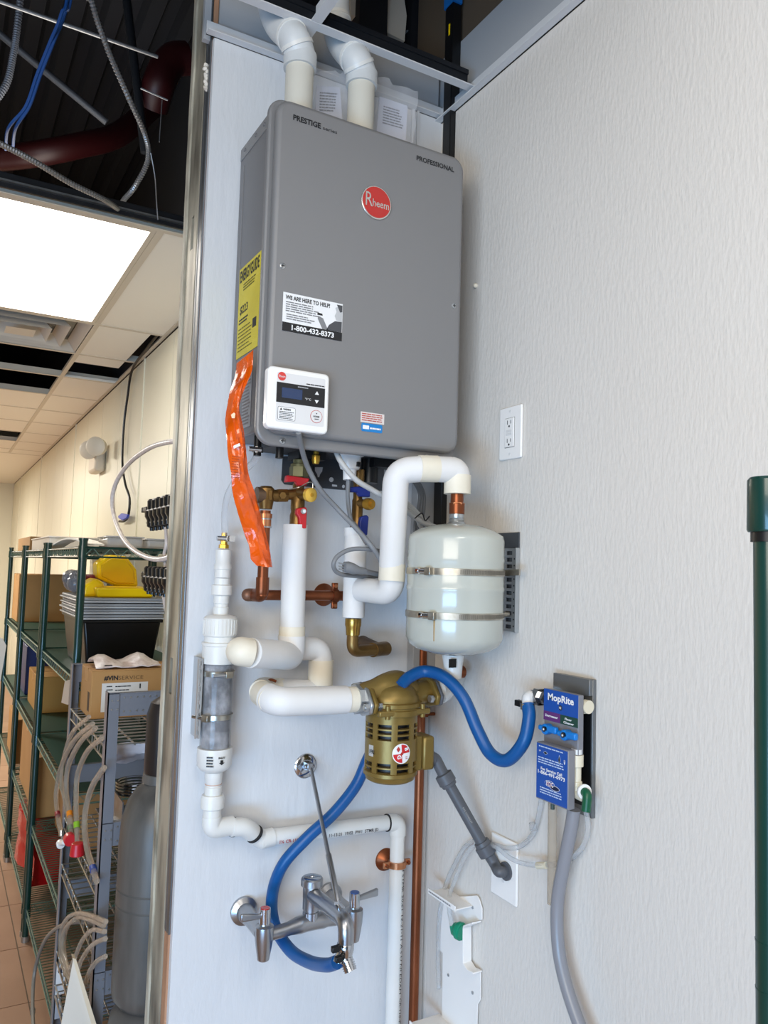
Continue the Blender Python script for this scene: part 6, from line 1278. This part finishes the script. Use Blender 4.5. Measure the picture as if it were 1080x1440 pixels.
MB().cyl(PX(86, 1176, 0.374), PX(86, 1168, 0.374), 0.007, n=12).build('chrome_tee', M_chrome, t)
# coiled clear lines at bottom
random.seed(2)
COILS = [[(146, 1302), (128, 1294), (110, 1290), (97, 1300), (90, 1320), (91, 1345), (98, 1366), (110, 1376)],
         [(147, 1310), (130, 1308), (116, 1322), (106, 1345), (98, 1362), (92, 1350), (88, 1328), (92, 1306), (104, 1294)],
         [(148, 1320), (134, 1326), (122, 1338), (112, 1356), (106, 1378)],
         [(149, 1296), (130, 1288), (112, 1284), (96, 1290), (86, 1308), (85, 1336), (90, 1360), (100, 1382)],
         [(148, 1345), (136, 1352), (126, 1366), (120, 1384)]]
COIL_LABELS = ['outer coiled clear line low in the rack, ending lowest', 'coiled clear line low in the rack making a full loop', 'short clear line curving right of the low rack coils', 'largest coiled clear line low in the rack, highest arch', 'lowest short clear line beside the grey rack post']
for k, c in enumerate(COILS):
    tag(MB().tube(catmull([PX(u, v, 0.383 - 0.004 * (k % 3)) for u, v in c], 6), 0.0058, 10).build('coiled_clear_line', M_clearb), COIL_LABELS[k], 'tube', 'coiled clear lines low in the rack')
cable('grey_floor_hose', [PX(135, 1297, .41), PX(105, 1297, .405), PX(80, 1305, .39), PX(62, 1325, .38), PX(50, 1360, .37), PX(46, 1400, .36), PX(47, 1450, .35), PX(50, 1500, .34)], 0.006, mat('dull_grey_hose', '7b766e', 0.4), 'grey hose arching from the rack down to the floor at left', 'hose')
bw = PX(46, 1422, .357); tag(MB().cyl(bw - EZ * 0.008, bw + EZ * 0.008, 0.0078, n=14).build('hose_ferrule', M_steel), 'small ribbed metal ferrule on the grey floor hose', 'ferrule')
# pale board leaning
t = thing('pale_leaning_board', 'pale triangular end of a board leaning between the rack posts', 'board', PY(105, 1440, 2.05))
MB().prism([PY(*p, 2.04) for p in ((103, 1349), (132, 1445), (158, 1530), (60, 1530), (86, 1440))], (0, 0.001, 0)).build('board_face', M_board, t)
MB().prism([PY(*p, 2.035) for p in ((102, 1347), (107, 1349), (137, 1445), (163, 1530), (157, 1530), (130, 1445))], (0, 0.025, 0)).build('board_edge', mat('raw_board_edge', 'd9c9ae', 0.7), t)
# ================================================================== GAS CYLINDER
t = thing('gas_cylinder', 'tall scuffed grey gas cylinder with dark cap beside the stud', 'gas cylinder', (0.509, 1.965, 0.40))
gx, gy, gr = 0.5115, 1.957, 0.0985
MB().lathe((gx, gy, 0), EZ, [(0.565, 0.03), (0.567, 0.082), (0.585, 0.096), (0.605, gr), (0.93, gr), (0.99, gr * 0.96), (1.03, gr * 0.84), (1.058, 0.064), (1.072, 0.045), (1.078, 0.042)], 48).build('cylinder_body', M_cyl, t, smooth=50)
MB().lathe((gx, gy, 0), EZ, [(1.072, 0.047), (1.074, 0.052), (1.094, 0.050), (1.096, 0.045)], 36).build('neck_ring', M_cyl, t)
MB().lathe((gx, gy, 0), EZ, [(1.093, 0.047), (1.10, 0.049), (1.235, 0.048), (1.262, 0.040), (1.274, 0.022), (1.277, 0.004)], 36).build('valve_cap', M_cylcap, t)
MB().lathe((gx, gy, 0), EZ, [(0.795, gr + 0.0003), (0.796, gr + 0.0012), (0.799, gr + .0003)], 48).lathe((gx, gy, 0), EZ, [(0.832, gr + 0.0003), (0.833, gr + 0.0012), (0.836, gr + .0003)], 48).build('chain_scuff', mat('scuff_dark', '4c4a47', 0.6), t)
t = thing('grey_drum', 'dark grey rounded drum the gas cylinder stands on', 'drum', (gx, gy, 0))
MB().lathe((gx, gy, 0), EZ, [(0, 0.095), (0.01, 0.104), (0.50, 0.104), (0.54, 0.098), (0.5645, 0.075)], 40).build('drum_shell', mat('dark_grey_drum', '5b5957', 0.5, 0.2), t, smooth=50)
MB().lathe((gx, gy, 0), EZ, [(0.30, 0.104), (0.303, 0.107), (0.307, 0.107), (0.31, 0.104)], 40).build('drum_hoop', mat('dark_grey_drum', '5b5957', 0.5, 0.2), t)
# ================================================================== MANIFOLDS ON REAR OF PARTITION
def manifold(name, label, v0, v1, hook):
    z1_, z0_ = PX(226, v0, 0.474).z, PX(226, v1, 0.474).z
    t = thing(name, label, 'manifold', (0.50, 2.0, z0_), 'black regulator banks')
    y0, y1 = 1.875, 2.13; n = 6; h = z1_ - z0_
    MB().box((0.492, y0, z0_ + h * 0.2), (0.53, y1, z1_ - h * 0.15)).build('back_block', M_manif, t, 0.004)
    for k in range(n):
        y = y0 + (y1 - y0) * (k + 0.5) / n; w = (y1 - y0) / n * 0.42
        g = MB().lathe((0.487, y, z0_), EZ, [(-h * 0.04, w * 0.3), (h * 0.06, w * 0.35), (h * 0.10, w * 0.75), (h * 0.30, w * 0.8), (h * 0.42, w * 1.12), (h * 0.60, w * 1.15), (h * 0.66, w * 0.8), (h * 0.93, w * 0.85), (h * 1.0, w * 0.5 + 0.002 * (k % 2))], 14).build('regulator', M_manif, t)
        MB().cyl((0.474, y, z0_ + h * 0.55), (0.485, y, z0_ + h * 0.55), w * 0.7, n=12).cyl((0.477, y, z0_ + h * 0.18), (0.485, y, z0_ + h * 0.18), w * 0.5, n=10).build('knob', M_black, g)
        MB().cyl((0.4735, y, z0_ + h * 0.30), (0.476, y, z0_ + h * 0.30), 0.0022, n=8).cyl((0.4735, y + w * .6, z0_ + h * 0.22), (0.476, y + w * .6, z0_ + h * 0.22), 0.0018, n=8).build('screw_head', M_wire, t)
    a = PX(208, hook, 0.48); MB().bar(a, a + V((0, 0.045, 0.0)), 0.010, 0.014).box(a + V((-0.006, 0.04, -0.007)), a + V((0.006, 0.055, 0.007))).build('side_lever', M_black, t, 0.002)
    return t
manifold('regulator_manifold', 'upper bank of black regulators on the rear of the partition', 697, 742, 716)
manifold('regulator_manifold', 'lower bank of black regulators on the rear of the partition', 797, 838, 808)
for k, u in enumerate((233, 240, 246)): cable('manifold_line', [PX(u, 742, 0.49), PX(u + 1 + k, 765, 0.49), PX(u - 2, 780, 0.49), PX(u, 798, 0.49)], 0.0045, mat('pinkish_tube', 'c9bcb4', 0.35), 'pale tubes joining the two black regulator banks', 'tube', 'tubes between regulator banks')
cable('lower_manifold_line', [PX(232, 838, 0.49), PX(236, 860, 0.49), PX(243, 885, 0.49), PX(248, 910, .49)], 0.008, mat('pinkish_tube', 'c9bcb4', 0.35), 'pale braided tube dropping from the lower regulator bank', 'tube')
cable('looped_braided_tube', [PX(256, 621, 0.49), PX(240, 621, 0.48), PX(210, 630, .475), PX(180, 653, .47), PX(162, 682, .465), PX(158, 710, .465), PX(165, 740, .465), PX(180, 766, .465), PX(205, 783, .47), PX(230, 786, .478), PX(252, 776, .49)], 0.0068, mat('milky_tube', 'd9cfc8', 0.3, var=('b8a8a2', 60, 0.6)), 'pale braided tube in a wide loop in front of stockroom wall', 'tube', n=14)
# ================================================================== WALL THINGS, STOCKROOM
def PW(u, v, off=0.03): return PX(u, v, XW - off)
cable('hanging_black_cable', [PX(222, 470, 0.87), PX(205, 492, 0.875), PX(186, 520, 0.88), PX(179, 560, 0.885), PX(174, 600, .885), PX(172, 650, .885), PX(176, 680, .885), PX(182, 700, .885), PX(181, 722, .885), PX(176, 732, .885), PX(168, 733, .885)], 0.007, M_black, 'black cable hanging down the cream stockroom wall', 'cable')
t = thing('blue_tape_flag', 'small blue plastic wrap at end of the black cable', 'tape', PX(175, 727, .88))
MB().prism([PX(*p, .882) for p in ((169, 726), (174, 722), (183, 724), (181, 729), (175, 732), (170, 729))], (-0.014, 0, 0)).build('wrap', mat('royal_blue_film', '1a3fc8', 0.35), t, 0.003)
t = thing('emergency_wall_light', 'cream two headed emergency light high on the stockroom wall', 'wall light', PW(145, 640, 0))
M_em = mat('cream_fixture', 'd6cbb8', 0.45)
c = PX(144, 637, XW); MB().box((XW - 0.07, c.y - 0.15, c.z - 0.14), (XW - 0.0005, c.y + 0.10, c.z + 0.03)).build('housing', M_em, t, 0.02)
for u, v in ((137, 628), (127, 633)):
    p = PX(u, v, XW - 0.10); MB().lathe(p + V((0.0, 0, 0)), (-0.5, -0.8, -0.1), [(-0.05, 0.03), (-0.03, 0.05), (0.03, 0.06), (0.04, 0.045)], 20).build('lamp_head', M_em, t)
